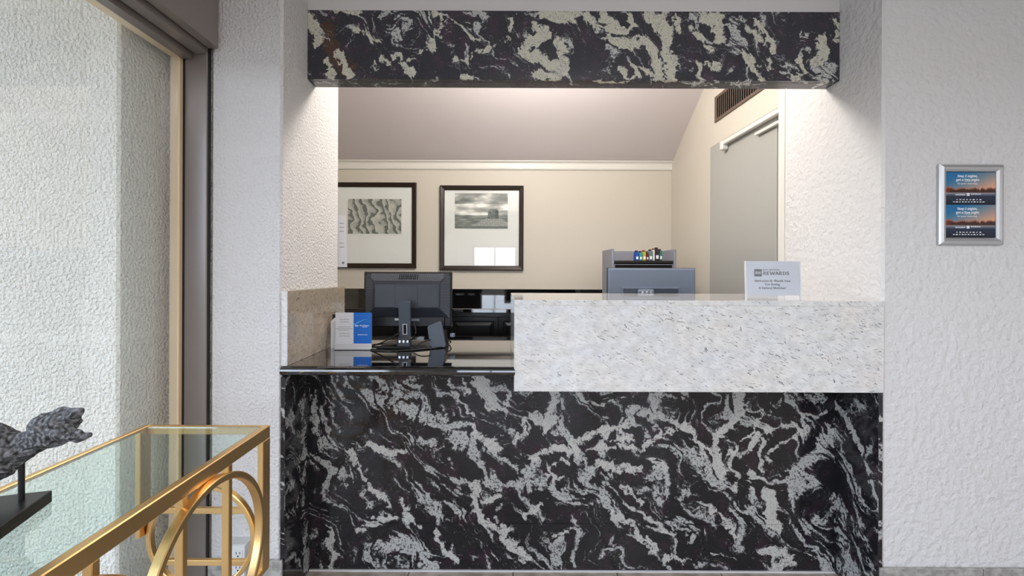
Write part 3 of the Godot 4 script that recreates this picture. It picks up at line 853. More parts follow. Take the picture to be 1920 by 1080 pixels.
func organizer(top: float) -> void:
	var z := -3.2
	var x0 := (1147.0 - VX) / F * 3.2
	var x1 := (1268.0 - VX) / F * 3.2
	var t := thing("desk_organizer", Vector3(0, top, z), "grey open desk organizer standing on the back counter behind the right monitor", "organizer")
	var st := mb()
	span(st, Vector3(x0, 0, -0.30), Vector3(x0 + 0.018, 0.420, 0.0), 0.003); obj("side", st, M.tray_grey, t)
	st = mb(); span(st, Vector3(x1 - 0.018, 0, -0.30), Vector3(x1, 0.418, 0.0), 0.003); obj("side", st, M.tray_grey, t)
	st = mb(); span(st, Vector3(x0 + 0.018, 0, -0.30), Vector3(x1 - 0.018, 0.418, -0.285), 0.002); obj("back", st, M.tray_grey, t)
	st = mb(); span(st, Vector3(x0 + 0.018, 0.318, -0.285), Vector3(x1 - 0.018, 0.336, -0.004), 0.002); obj("shelf", st, M.tray_brown, t)
	st = mb(); span(st, Vector3(x0 + 0.018, 0.10, -0.285), Vector3(x1 - 0.018, 0.112, -0.004), 0.002); obj("shelf", st, M.tray_brown, t)
	st = mb(); rect_loft(st, 0.418, 0.07, [Vector2(0, 0), Vector2(0, 0.006), Vector2(0.004, 0.006), Vector2(0.004, 0)], Transform3D(Basis.IDENTITY, Vector3((x0 + x1) / 2, 0.275, -0.012)), false, false); obj("slot_rim", st, M.tray_grey, t)
	st = mb(); span(st, Vector3(x0 + 0.019, 0.24, -0.2), Vector3(x1 - 0.019, 0.312, -0.012), 0.0); obj("dark_slot_fill", st, M.slot_black, t)  # black block stands in for the dark inside of the slot
	st = mb(); span(st, Vector3(x0 + 0.22, 0.2335, -0.24), Vector3(x1 - 0.02, 0.239, -0.004), 0.001)
	for q in 3:
		span(st, Vector3(x0 + 0.22 + q * 0.01, 0.2135 + q * 0.007, -0.24 + q * 0.02), Vector3(x1 - 0.03 - q * 0.006, 0.219 + q * 0.007, 0.01 - q * 0.004), 0.001)
	span(st, Vector3(x0 + 0.22, 0.112, -0.24), Vector3(x1 - 0.03, 0.2135, -0.02), 0.002)
	var rp := obj("red_folder", st, M.red_paper)
	rp.position = Vector3(0, top, z)
	tag(rp, "red folders lying under the black slot of the grey desk organizer", "folder")
	var cols := [["blue", Color(0.05, 0.27, 0.62), 0.026, 0.062], ["turquoise", Color(0.16, 0.55, 0.58), 0.022, 0.058], ["yellow-green", Color(0.66, 0.66, 0.20), 0.024, 0.064], ["dark red", Color(0.40, 0.06, 0.08), 0.016, 0.055],
		["grey-green", Color(0.40, 0.47, 0.46), 0.026, 0.070], ["white", Color(0.80, 0.80, 0.78), 0.013, 0.078], ["black and plum", Color(0.17, 0.09, 0.12), 0.030, 0.084], ["green", Color(0.20, 0.45, 0.36), 0.018, 0.072]]
	var x := (1191.0 - VX) / F * 3.22
	for i in cols.size():
		var c: Array = cols[i]
		var m := mat("pack_" + str(i), c[1], 0.45)
		var p := thing("small_pack", Vector3(x + c[2] / 2, top + 0.336, z - 0.04), c[0] + " small pack in the row of colourful packs on the organizer shelf", "pack", "small packs on the organizer shelf")
		st = mb(); cbox(st, Vector3(0, c[3] / 2, 0), Vector3(c[2], c[3], 0.05), 0.003); obj("body", st, m, p)
		st = mb()
		cbox(st, Vector3(0, c[3] + 0.006, 0), Vector3(c[2] * 0.7, 0.012, 0.02), 0.002)
		obj("cap", st, [M.tray_brown, M.plastic_black, M.red_paper][i % 3], p)
		st = mb(); cbox(st, Vector3(0, c[3] * 0.32, 0.0253), Vector3(c[2] * 0.6, c[3] * 0.3, 0.0008), 0.0); obj("sticker", st, M.ink_white, p)
		x += c[2] + 0.0025

# ---------------------------------------------------------------- things on the desk
func monitor_one() -> void:
	var z := -2.19
	var w := 0.427
	var h := 0.268
	var t := thing("computer_monitor", Vector3(-0.4485, 0.908, z), "black computer monitor with ribbed back and single neck, standing on the black countertop", "monitor")
	var cy := 0.2215
	var tilt := Transform3D(Basis(Vector3.RIGHT, -0.05), Vector3(0, cy, 0))
	var st := mb()
	rect_loft(st, w, h, [Vector2(0.006, -0.012), Vector2(0, -0.008), Vector2(0, 0.014), Vector2(0.008, 0.019)], tilt); obj("bezel", st, M.plastic_black, t)
	var hump := tilt * Transform3D(Basis.IDENTITY, Vector3(0, 0.018, 0.016))
	st = mb(); rect_loft(st, w - 0.012, h - 0.044, [Vector2(0, 0), Vector2(0.052, 0.034), Vector2(0.058, 0.036)], hump, false); obj("back_shell", st, M.plastic_dark, t)
	st = mb()
	var hw := (w - 0.012) / 2
	var hh := (h - 0.044) / 2
	for sx in [-1, 1]:
		for i in 27:
			var y: float = -hh + 0.012 + i * (2 * hh - 0.03) / 26.0
			var f := clampf(minf((y + hh) / 0.052, (hh - y) / 0.052), 0.25, 1.0) * 0.86
			var p0 := Vector3(sx * (hw - 0.003), y, 0.0035)
			var p1 := Vector3(sx * (hw - 0.052 * f), y, 0.0350 * f + 0.0012)
			rib(st, hump * p0, hump * p1, 0.0026)
	for i in 60:
		var x: float = -hw + 0.035 + i * (2 * hw - 0.07) / 59.0
		var f := clampf(minf((x + hw) / 0.052, (hw - x) / 0.052), 0.0, 1.0) * 0.8
		rib(st, hump * Vector3(x, hh - 0.004, 0.0042), hump * Vector3(x, hh - 0.052 * f, 0.0350 * f + 0.0012), 0.0022)
	var g := obj("vent_ribs", st, M.rib_grey, t)
	g.set_meta("kind", "stuff")
	st = mb()
	for r in 3:
		for i in 11:
			cbox(st, Vector3(0.006 + (i - 5) * 0.0085 - 0.0, hh - 0.012 - r * 0.009, 0.010 + r * 0.0062), Vector3(0.0055, 0.005, 0.004), 0.0, hump)
	g = obj("vent_hole", st, M.slot_black, t)
	g.set_meta("kind", "stuff")
	st = mb(); rect_loft(st, 0.108, 0.108, [Vector2(0, 0.036), Vector2(0.0, 0.0375), Vector2(0.001, 0.0380)], hump * Transform3D(Basis.IDENTITY, Vector3(0, -0.004, 0))); obj("mount_plate", st, M.plastic_dark, t)
	# dark lower lip with its ports
	st = mb(); rect_loft(st, w - 0.06, 0.05, [Vector2(0, 0), Vector2(0.004, 0.012)], tilt * Transform3D(Basis.IDENTITY, Vector3(0, -h / 2 + 0.028, 0.017))); obj("port_bay", st, M.plastic_black, t)
	st = mb(); cbox(st, Vector3(-0.045, -h / 2 + 0.038, 0.031), Vector3(0.026, 0.010, 0.002), 0.0005, tilt); obj("sticker", st, M.paper, t)
	st = mb(); cbox(st, Vector3(0.042, -h / 2 + 0.036, 0.033), Vector3(0.040, 0.013, 0.010), 0.002, tilt); obj("plug", st, M.plastic_grey, t)
	# neck with its cable hole, foot
	var nt := Transform3D(Basis(Vector3.RIGHT, 0.10), Vector3(0.004, 0.125, 0.100))
	st = mb()
	prism(st, PackedVector2Array([Vector2(-0.026, -0.085), Vector2(0.026, -0.085), Vector2(0.026, 0.088), Vector2(0.020, 0.095), Vector2(-0.020, 0.095), Vector2(-0.026, 0.088)]), -0.014, 0.010, nt); obj("neck", st, M.plastic_slate, t)
	st = mb(); rect_loft(st, 0.020, 0.050, [Vector2(0, 0), Vector2(0, 0.003), Vector2(0.003, 0.003), Vector2(0.003, 0)], nt * Transform3D(Basis.IDENTITY, Vector3(0.002, -0.035, 0.009)), false, false); obj("hole_rim", st, M.plastic_white, t)
	st = mb(); cbox(st, Vector3(0.002, -0.035, 0.0096), Vector3(0.014, 0.044, 0.0015), 0.0, nt); obj("cable_hole", st, M.slot_black, t)
	st = mb(); rect_loft(st, 0.24, 0.19, [Vector2(0.004, 0), Vector2(0, 0.003), Vector2(0.002, 0.008), Vector2(0.03, 0.015)], Transform3D(Basis(Vector3.RIGHT, -PI / 2), Vector3(0.004, 0, 0.03))); obj("foot", st, M.plastic_black, t)
	st = mb(); cbox(st, Vector3(0.006, 0.031, 0.118), Vector3(0.066, 0.048, 0.03), 0.006); obj("hinge_block", st, M.plastic_dark, t)
	st = mb()
	for i in 3:
		cbox(st, Vector3(-0.012 + i * 0.018, 0.036, 0.134), Vector3(0.010, 0.012, 0.003), 0.001, Transform3D.IDENTITY)
	obj("hinge_screw", st, M.chrome, t)
	# cables
	var cl := [["thin black cable curling from the monitor plug down behind its neck", [Vector3(-0.40, 1.03, -2.07), Vector3(-0.385, 0.985, -2.05), Vector3(-0.42, 0.945, -2.06), Vector3(-0.50, 0.922, -2.09), Vector3(-0.58, 0.912, -2.10)], 0.003],
		["black cable running from the neck of the left monitor towards the flyers", [Vector3(-0.46, 0.985, -2.06), Vector3(-0.50, 0.96, -2.05), Vector3(-0.55, 0.935, -2.06), Vector3(-0.61, 0.915, -2.08)], 0.0035],
		["black cable lying across the countertop in front of the monitor foot", [Vector3(-0.585, 0.912, -2.03), Vector3(-0.50, 0.912, -2.005), Vector3(-0.42, 0.912, -2.01), Vector3(-0.34, 0.912, -2.05), Vector3(-0.27, 0.912, -2.10)], 0.0035],
		["black cable looping between the monitor foot and the slanted grey device", [Vector3(-0.40, 0.912, -2.02), Vector3(-0.36, 0.94, -2.06), Vector3(-0.30, 0.945, -2.14), Vector3(-0.24, 0.93, -2.16), Vector3(-0.25, 0.912, -2.22)], 0.003],
		["black cable bundle lying behind the monitor foot on the countertop", [Vector3(-0.62, 0.913, -2.14), Vector3(-0.5, 0.918, -2.20), Vector3(-0.38, 0.916, -2.22), Vector3(-0.26, 0.913, -2.19)], 0.004]]
	for c in cl:
		st = mb(); tube(st, bend(c[1]), c[2]); tag(obj("cable", st, M.plastic_black), c[0], "cable", "cables round the left monitor")

func rib(st: SurfaceTool, a: Vector3, b: Vector3, wide: float) -> void:
	var d := (b - a)
	if d.length() < 0.002:
		return
	var x := d.normalized()
	var s := x.cross(Vector3(0, 0, 1)).normalized()
	cbox(st, Vector3(d.length() / 2, 0, 0), Vector3(d.length(), wide, 0.0018), 0.0, Transform3D(Basis(x, s, x.cross(s)), a))

func desk_things() -> void:
	monitor_one()
	var st: SurfaceTool
	var t: Node3D
	# slanted device
	t = thing("desk_device", Vector3(-0.298, 0.908, -2.10), "small slate grey desk device with a flat slanted back, right of the left monitor", "device")
	var tl := Transform3D(Basis(Vector3.UP, -0.12) * Basis(Vector3.RIGHT, -0.08), Vector3(0, 0.002, 0))
	st = mb(); prism(st, PackedVector2Array([Vector2(-0.030, 0.002), Vector2(0.038, 0.002), Vector2(0.042, 0.012), Vector2(0.020, 0.118), Vector2(0.013, 0.124), Vector2(-0.041, 0.100), Vector2(-0.046, 0.091)]), -0.018, 0.0, tl); obj("back_plate", st, M.plastic_slate, t)
	st = mb(); prism(st, PackedVector2Array([Vector2(-0.02, 0.002), Vector2(0.045, 0.002), Vector2(0.03, 0.08), Vector2(-0.03, 0.07)]), -0.07, -0.018, tl); obj("body", st, M.plastic_black, t)
	st = mb(); cbox(st, Vector3(0.062, 0.055, -0.06), Vector3(0.02, 0.018, 0.03), 0.003, tl); obj("connector", st, M.plastic_grey, t)
	# flyer holder with a folded flyer
	var hx := -0.750
	t = thing("flyer_holder", Vector3(hx, 0.908, -2.04), "clear white acrylic flyer holder with a low front lip on the black countertop", "holder")
	st = mb(); span(st, Vector3(0, 0, -0.005), Vector3(0.168, 0.004, 0.012), 0.001); obj("base", st, M.plastic_white, t)
	st = mb(); span(st, Vector3(0, 0, 0.008), Vector3(0.168, 0.030, 0.012), 0.001); obj("front_lip", st, M.plastic_white, t)
	st = mb(); span(st, Vector3(0.002, 0.004, -0.008), Vector3(0.166, 0.165, -0.005), 0.0005); obj("back_plate", st, M.acrylic, t)
	var fl := thing("folded_flyer", Vector3(hx, 0.912, -2.036), "open two-panel flyer, white left and blue right, in the acrylic holder", "flyer")
	st = mb(); span(st, Vector3(0.002, 0, 0), Vector3(0.0845, 0.166, 0.0012), 0.0); obj("white_panel", st, M.paper, fl)
	st = mb(); span(st, Vector3(0.0845, 0, 0), Vector3(0.166, 0.166, 0.0012), 0.0); obj("blue_panel", st, M.print_blue, fl)
	st = mb()
	var arc := PackedVector2Array()
	for i in 13:
		var f := i / 12.0
		arc.append(Vector2(0.085 + f * 0.06, 0.113 + sin(f * PI * 0.5) * 0.022))
	for i in 13:
		var f := 1.0 - i / 12.0
		arc.append(Vector2(0.085 + f * 0.06, 0.113 + sin(f * PI * 0.5) * 0.022 - 0.0065 * (1.0 - f) - 0.0004))
	prism(st, arc, 0.0012, 0.0016); obj("swoosh", st, M.print_light_blue, fl)
	letters("lettering", "BW", 0.0075, Vector3(0.099, 0.106, 0.0016), M.ink_white, fl, true)
	letters("lettering", "Best Western", 0.0052, Vector3(0.134, 0.1075, 0.0016), M.ink_white, fl, true, Basis.IDENTITY, true, 0.042)
	letters("lettering", "Rewards", 0.004, Vector3(0.136, 0.1015, 0.0016), M.ink_white, fl, true)
	letters("lettering", "bestwestern.com", 0.0045, Vector3(0.126, 0.066, 0.0016), M.ink_white, fl, true, Basis.IDENTITY, true, 0.044)
	letters("lettering", "Free wireless", 0.0055, Vector3(0.043, 0.135, 0.0016), M.ink_grey, fl)
	letters("lettering", "information", 0.0055, Vector3(0.043, 0.124, 0.0016), M.ink_grey, fl)
	for q in [[0.100, 0.012, 0.072], [0.092, 0.004, 0.080], [0.085, 0.012, 0.062]]:
		st = mb(); span(st, Vector3(q[1], q[0], 0.0012), Vector3(q[2], q[0] + 0.0016, 0.0016), 0.0); obj("text_line", st, M.ink_grey, fl)
	letters("lettering", "Ask about our", 0.0055, Vector3(0.043, 0.071, 0.0016), M.ink_grey, fl)
	letters("lettering", "rooms & rates", 0.0055, Vector3(0.043, 0.060, 0.0016), M.ink_grey, fl)
	# older leaflets standing behind
	var lf := thing("leaflet_stack", Vector3(-0.783, 0.908, -2.075), "stack of white leaflets standing upright behind the left edge of the open flyer", "leaflets")
	st = mb()
	for i in 4:
		span(st, Vector3(0.003 * i, 0.0, -0.004 * i), Vector3(0.11, 0.128 + 0.004 * i, -0.004 * i + 0.0025), 0.0005)
	obj("sheets", st, M.paper, lf)
	st = mb(); span(st, Vector3(-0.002, 0, -0.03), Vector3(0.112, 0.155, -0.022), 0.001); obj("stand", st, M.plastic_black, lf)
	# right monitor
	var mz := -2.40
	var mx0 := (1139.0 - VX) / F * 2.4
	var mx1 := (1304.0 - VX) / F * 2.4
	t = thing("computer_monitor", Vector3((mx0 + mx1) / 2, 0.908, mz), "slate blue flat computer monitor seen from behind over the raised white ledge", "monitor")
	var w := mx1 - mx0
	var ct := Transform3D(Basis.IDENTITY, Vector3(0, 0.383 - 0.15, 0))
	st = mb(); rect_loft(st, w, 0.30, [Vector2(0.004, -0.022), Vector2(0, -0.018), Vector2(0, -0.004)], ct); obj("bezel", st, M.plastic_black, t)
	st = mb(); rect_loft(st, w - 0.004, 0.296, [Vector2(0, -0.004), Vector2(0.003, 0.006), Vector2(0.008, 0.009)], ct, false); obj("back_shell", st, M.plastic_grey, t)
	st = mb(); rect_loft(st, 0.315, 0.17, [Vector2(0, 0.008), Vector2(0.003, 0.017), Vector2(0.010, 0.017), Vector2(0.013, 0.010)], ct * Transform3D(Basis.IDENTITY, Vector3(-0.008, -0.037, 0)), false, false); obj("recess_rim", st, M.plastic_grey, t)
	st = mb(); cbox(st, Vector3(-0.008, -0.037, 0.0095), Vector3(0.29, 0.145, 0.002), 0.0, ct); obj("recess", st, M.plastic_slate, t)
	st = mb(); cbox(st, Vector3(-0.036, 0.015, 0.022), Vector3(0.088, 0.042, 0.022), 0.008, ct)
	obj("hinge", st, M.plastic_grey, t)
	st = mb()
	for i in 3:
		cbox(st, Vector3(-0.036 + (i - 1) * 0.022, 0.020, 0.0338), Vector3(0.011, 0.012, 0.002), 0.0006, ct)
	obj("hinge_screw", st, M.chrome, t)
	st = mb(); span(st, Vector3(-0.066, 0.01, -0.002), Vector3(-0.006, 0.24, 0.028), 0.006); obj("neck", st, M.plastic_grey, t)
	st = mb(); rect_loft(st, 0.24, 0.18, [Vector2(0.004, 0), Vector2(0, 0.004), Vector2(0.004, 0.010)], Transform3D(Basis(Vector3.RIGHT, -PI / 2), Vector3(-0.036, 0, 0.0))); obj("foot", st, M.plastic_grey, t)
	# acrylic sign
	var sd := 1.70
	var sx := (1400.0 - VX) / F * sd
	t = thing("acrylic_sign", Vector3(sx + 0.103, 1.16, -sd), "silver sign in clear acrylic holder on the right end of the raised white ledge", "sign")
	var lean := Transform3D(Basis(Vector3.RIGHT, -0.05), Vector3.ZERO)
	st = mb(); cbox(st, Vector3(0, 0.075, 0.0), Vector3(0.206, 0.150, 0.003), 0.0006, lean); obj("front_sheet", st, M.acrylic, t)
	st = mb(); cbox(st, Vector3(0, 0.084, -0.004), Vector3(0.200, 0.130, 0.0012), 0.0, lean); obj("silver_plate", st, M.silver_sheet, t)
	st = mb(); cbox(st, Vector3(0, 0.079, -0.007), Vector3(0.206, 0.142, 0.003), 0.0006, lean); obj("back_sheet", st, M.acrylic, t)
	st = mb(); span(st, Vector3(-0.103, 0, -0.06), Vector3(0.103, 0.003, 0.0), 0.0006); obj("foot_sheet", st, M.acrylic, t)
	for s in [-1, 1]:
		st = mb(); cbox(st, Vector3(s * 0.1035, 0.075, -0.003), Vector3(0.003, 0.150, 0.009), 0.0008, lean); obj("edge_strip", st, M.plastic_white, t)
	var lb := lean.basis
	st = mb(); rect_loft(st, 0.028, 0.028, [Vector2(0.002, 0), Vector2(0, 0.0004), Vector2(0.0, 0.0008)], lean * Transform3D(Basis.IDENTITY, Vector3(-0.055, 0.105, -0.0034))); obj("logo_tile", st, M.ink, t)
	letters("lettering", "BW", 0.0105, lean * Vector3(-0.055, 0.105, -0.0023), M.silver_sheet, t, true, lb)
	letters("lettering", "BEST WESTERN", 0.0055, lean * Vector3(-0.0045, 0.1165, -0.0031), M.ink, t, false, lb, true, 0.064)
	letters("lettering", "REWARDS", 0.013, lean * Vector3(0.014, 0.1035, -0.0031), M.ink, t, true, lb, true, 0.098)
	letters("lettering", "Welcome & Thank You", 0.0085, lean * Vector3(-0.001, 0.0745, -0.0031), M.ink, t, true, lb, true, 0.136)
	letters("lettering", "For Being", 0.0085, lean * Vector3(-0.001, 0.061, -0.0031), M.ink, t, true, lb, true, 0.056)
	letters("lettering", "A Valued Member", 0.0085, lean * Vector3(-0.001, 0.0475, -0.0031), M.ink, t, true, lb, true, 0.104)

# ---------------------------------------------------------------- lobby things
func poster() -> void:
	var a := px(1755, 306, D1)
	var b := px(1875, 456, D1)
	var w := b.x - a.x
	var h := a.y - b.y
	var t := thing("poster_frame", Vector3((a.x + b.x) / 2, (a.y + b.y) / 2, -1.679), "small silver snap frame holding two sunset posters on the white wall", "poster frame")
	var st := mb()
	rect_loft(st, w, h, [Vector2(0, 0), Vector2(0, 0.009), Vector2(0.004, 0.014), Vector2(0.012, 0.017), Vector2(0.020, 0.015), Vector2(0.0265, 0.009), Vector2(0.0265, 0.0)], Transform3D.IDENTITY, false, false); obj("frame", st, M.silver_frame, t)
	st = mb(); cbox(st, Vector3(0, 0, 0.003), Vector3(w - 0.05, h - 0.05, 0.004), 0.0); obj("backing", st, M.ink, t)
	for i in 2:
		var cy := 0.0615 if i == 0 else -0.0605
		var pw := w - 0.053
		var ph := 0.1205
		uvmode = 3; uvrect = Rect2(-pw / 2, cy - ph / 2, pw, ph)
		st = mb(); cbox(st, Vector3(0, cy, 0.0055), Vector3(pw, ph, 0.001), 0.0)
		var po := obj("poster", st, M.print_sunset, t)
		uvmode = 0
		var zz := 0.0062
		var lx := -0.010
		letters("lettering", "Stay 2 nights,", 0.0085, Vector3(lx, cy + 0.0455, zz), M.ink_white, po, true, Basis.IDENTITY, true, 0.075)
		letters("lettering", "get a free night", 0.0085, Vector3(lx, cy + 0.0315, zz), M.ink_white, po, true, Basis.IDENTITY, true, 0.086)
		letters("lettering", "for your next stay.", 0.0055, Vector3(lx, cy + 0.0175, zz), M.ink_white, po, false, Basis.IDENTITY, true, 0.076)
		st = mb(); span(st, Vector3(-0.022, cy + 0.0248, zz - 0.0005), Vector3(0.006, cy + 0.0258, zz + 0.0001), 0.0); obj("underline", st, M.ink_white, po)
		letters("lettering", "BW REWARDS", 0.0045, Vector3(-0.037, cy - 0.0245, zz), M.ink_white, po, true, Basis.IDENTITY, true, 0.036)
		st = mb(); cbox(st, Vector3(-0.008, cy - 0.0235, zz), Vector3(0.010, 0.010, 0.0005), 0.0); obj("logo_tile", st, M.ink_white, po)
		letters("lettering", "Best Western", 0.0045, Vector3(0.021, cy - 0.0215, zz), M.ink_white, po, true, Basis.IDENTITY, true, 0.036)
		for r in 2:
			for k in (8 if r == 0 else 11):
				var x := (k - (3.5 if r == 0 else 5.0)) * (0.0125 if r == 0 else 0.0110) - 0.006
				st = mb(); cbox(st, Vector3(x, cy - 0.0425 - r * 0.0085, zz), Vector3(0.0045 + 0.0015 * ((k * 7 + r) % 3), 0.0028 + 0.0008 * (k % 2), 0.0005), 0.0); obj("logo_mark", st, M.ink_white, po)

func outlet() -> void:
	var t := thing("outlet_box", Vector3(-0.96, 0.150, -1.68), "white surface-mounted outlet box low on the stucco pier behind the gold table", "outlet")
	var st := mb(); rect_loft(st, 0.076, 0.118, [Vector2(0, 0), Vector2(0, 0.048), Vector2(0.003, 0.053)], Transform3D(Basis.IDENTITY, Vector3(0, 0.059, 0)), false); obj("box", st, M.plastic_white, t)
	for s in 2:
		var cy := 0.087 if s == 0 else 0.035
		st = mb(); rect_loft(st, 0.034, 0.030, [Vector2(0, 0.053), Vector2(0.001, 0.0545)], Transform3D(Basis.IDENTITY, Vector3(0.012, cy, 0)), false)
		var so := obj("socket", st, M.plastic_white, t)
		for q in [[-0.0065, 0.003, 0.0022, 0.009], [0.0065, 0.003, 0.0022, 0.008], [0, -0.008, 0.005, 0.005]]:
			st = mb(); cbox(st, Vector3(0.012 + q[0], cy + q[1], 0.0547), Vector3(q[2], q[3], 0.0008), 0.0); obj("slot", st, M.slot_black, so)

func console_table() -> void:
	var xl := -1.036
	var xr := -0.672
	var zb := -1.3125
	var zf := zb + 0.93
	var top := 0.813
	var org := Vector3((xl + xr) / 2, 0, (zb + zf) / 2)
	var t := thing("console_table", org, "gold metal console table with ring lattice sides and a glass top by the window", "table")
	var st: SurfaceTool
	var rh := 0.036
	for q in [[xl, xl + 0.016, zb, zf, 0.016], [xr - 0.020, xr, zb, zf, 0.036], [xl + 0.016, xr - 0.020, zb, zb + 0.016, 0.030], [xl + 0.016, xr - 0.020, zf - 0.016, zf, 0.030]]:
		st = mb(); span(st, Vector3(q[0], top - q[4], q[2]) - org, Vector3(q[1], top, q[3]) - org, 0.002); obj("top_rail", st, M.gold, t)
	st = mb(); span(st, Vector3(xl + 0.017, top - 0.010, zb + 0.017) - org, Vector3(xr - 0.021, top - 0.002, zf - 0.017) - org, 0.0008); obj("glass_top", st, M.glass_top, t)
	# corner posts
	for q in [[xl, zb], [xr - 0.015, zb], [xl, zf - 0.04], [xr - 0.015, zf - 0.04]]:
		var far: bool = q[1] == zb
		st = mb(); span(st, Vector3(q[0], (0.41 if q[0] > xl else 0.50) if far else 0.0, q[1]) - org, Vector3(q[0] + 0.015, top - (rh if q[0] > xl else 0.016), q[1] + 0.04) - org, 0.0015); obj("post", st, M.gold, t)
	st = mb(); span(st, Vector3(xr - 0.030, 0.41, zb) - org, Vector3(xr - 0.0165, top - rh, zb + 0.013) - org, 0.0015); obj("post", st, M.gold, t)
	st = mb(); span(st, Vector3(xr - 0.016, 0.395, zb) - org, Vector3(xr - 0.001, 0.411, zf) - org, 0.0015); obj("side_rail", st, M.gold, t)
	# long side: legs and rings
	for u in [0.197, 0.359, 0.571, 0.733]:
		var z: float = zb + u
		st = mb(); span(st, Vector3(xr - 0.020, 0, z - 0.016) - org, Vector3(xr - 0.002, top - rh, z) - org, 0.0015); obj("leg", st, M.gold, t)
	var side := Basis(Vector3(0, 0, 1), Vector3(0, 1, 0), Vector3(-1, 0, 0))
	for u in [0.268, 0.662]:
		st = mb(); flat_ring(st, Transform3D(side, Vector3(xr + 0.004, 0.562, zb + u) - org), 0.2145, 0.017, 0.022); obj("ring", st, M.gold, t)
	# end frame: ring and two bars
	st = mb(); flat_ring(st, Transform3D(Basis.IDENTITY, Vector3(-0.862, 0.490, zb + 0.012) - org), 0.158, 0.014, 0.020); obj("end_ring", st, M.gold, t)
	for y in [0.568, 0.418]:
		st = mb(); span(st, Vector3(-0.862 - 0.134, y - 0.008, zb + 0.004) - org, Vector3(-0.862 + 0.134, y + 0.008, zb + 0.018) - org, 0.0015); obj("end_bar", st, M.gold, t)
	for q in [xl, xr - 0.015]:
		st = mb(); span(st, Vector3(q + 0.0, 0.0, zf - 0.058) - org, Vector3(q + 0.015, 0.02, zf - 0.041) - org, 0.0015); obj("foot", st, M.gold, t)

var wn1: FastNoiseLite
var wn2: FastNoiseLite
var bones := []

func wood(p: Vector3) -> float:
	var d := 1e9
	var k := 0.010
	for b in bones:
		var a: Vector3 = b[0]
		var ab: Vector3 = b[1] - a
		var f := clampf((p - a).dot(ab) / ab.length_squared(), 0, 1)
		var e := p - a - ab * f
		e.z *= b[4]
		var q := e.length() - lerpf(b[2], b[3], f)
		var h := clampf(0.5 + 0.5 * (d - q) / k, 0, 1)
		d = lerpf(d, q, h) - k * h * (1 - h)
	return d + wn1.get_noise_3d(p.x * 14, p.y * 42, p.z * 42) * 0.006 + wn2.get_noise_3d(p.x * 30, p.y * 130, p.z * 130) * 0.0016

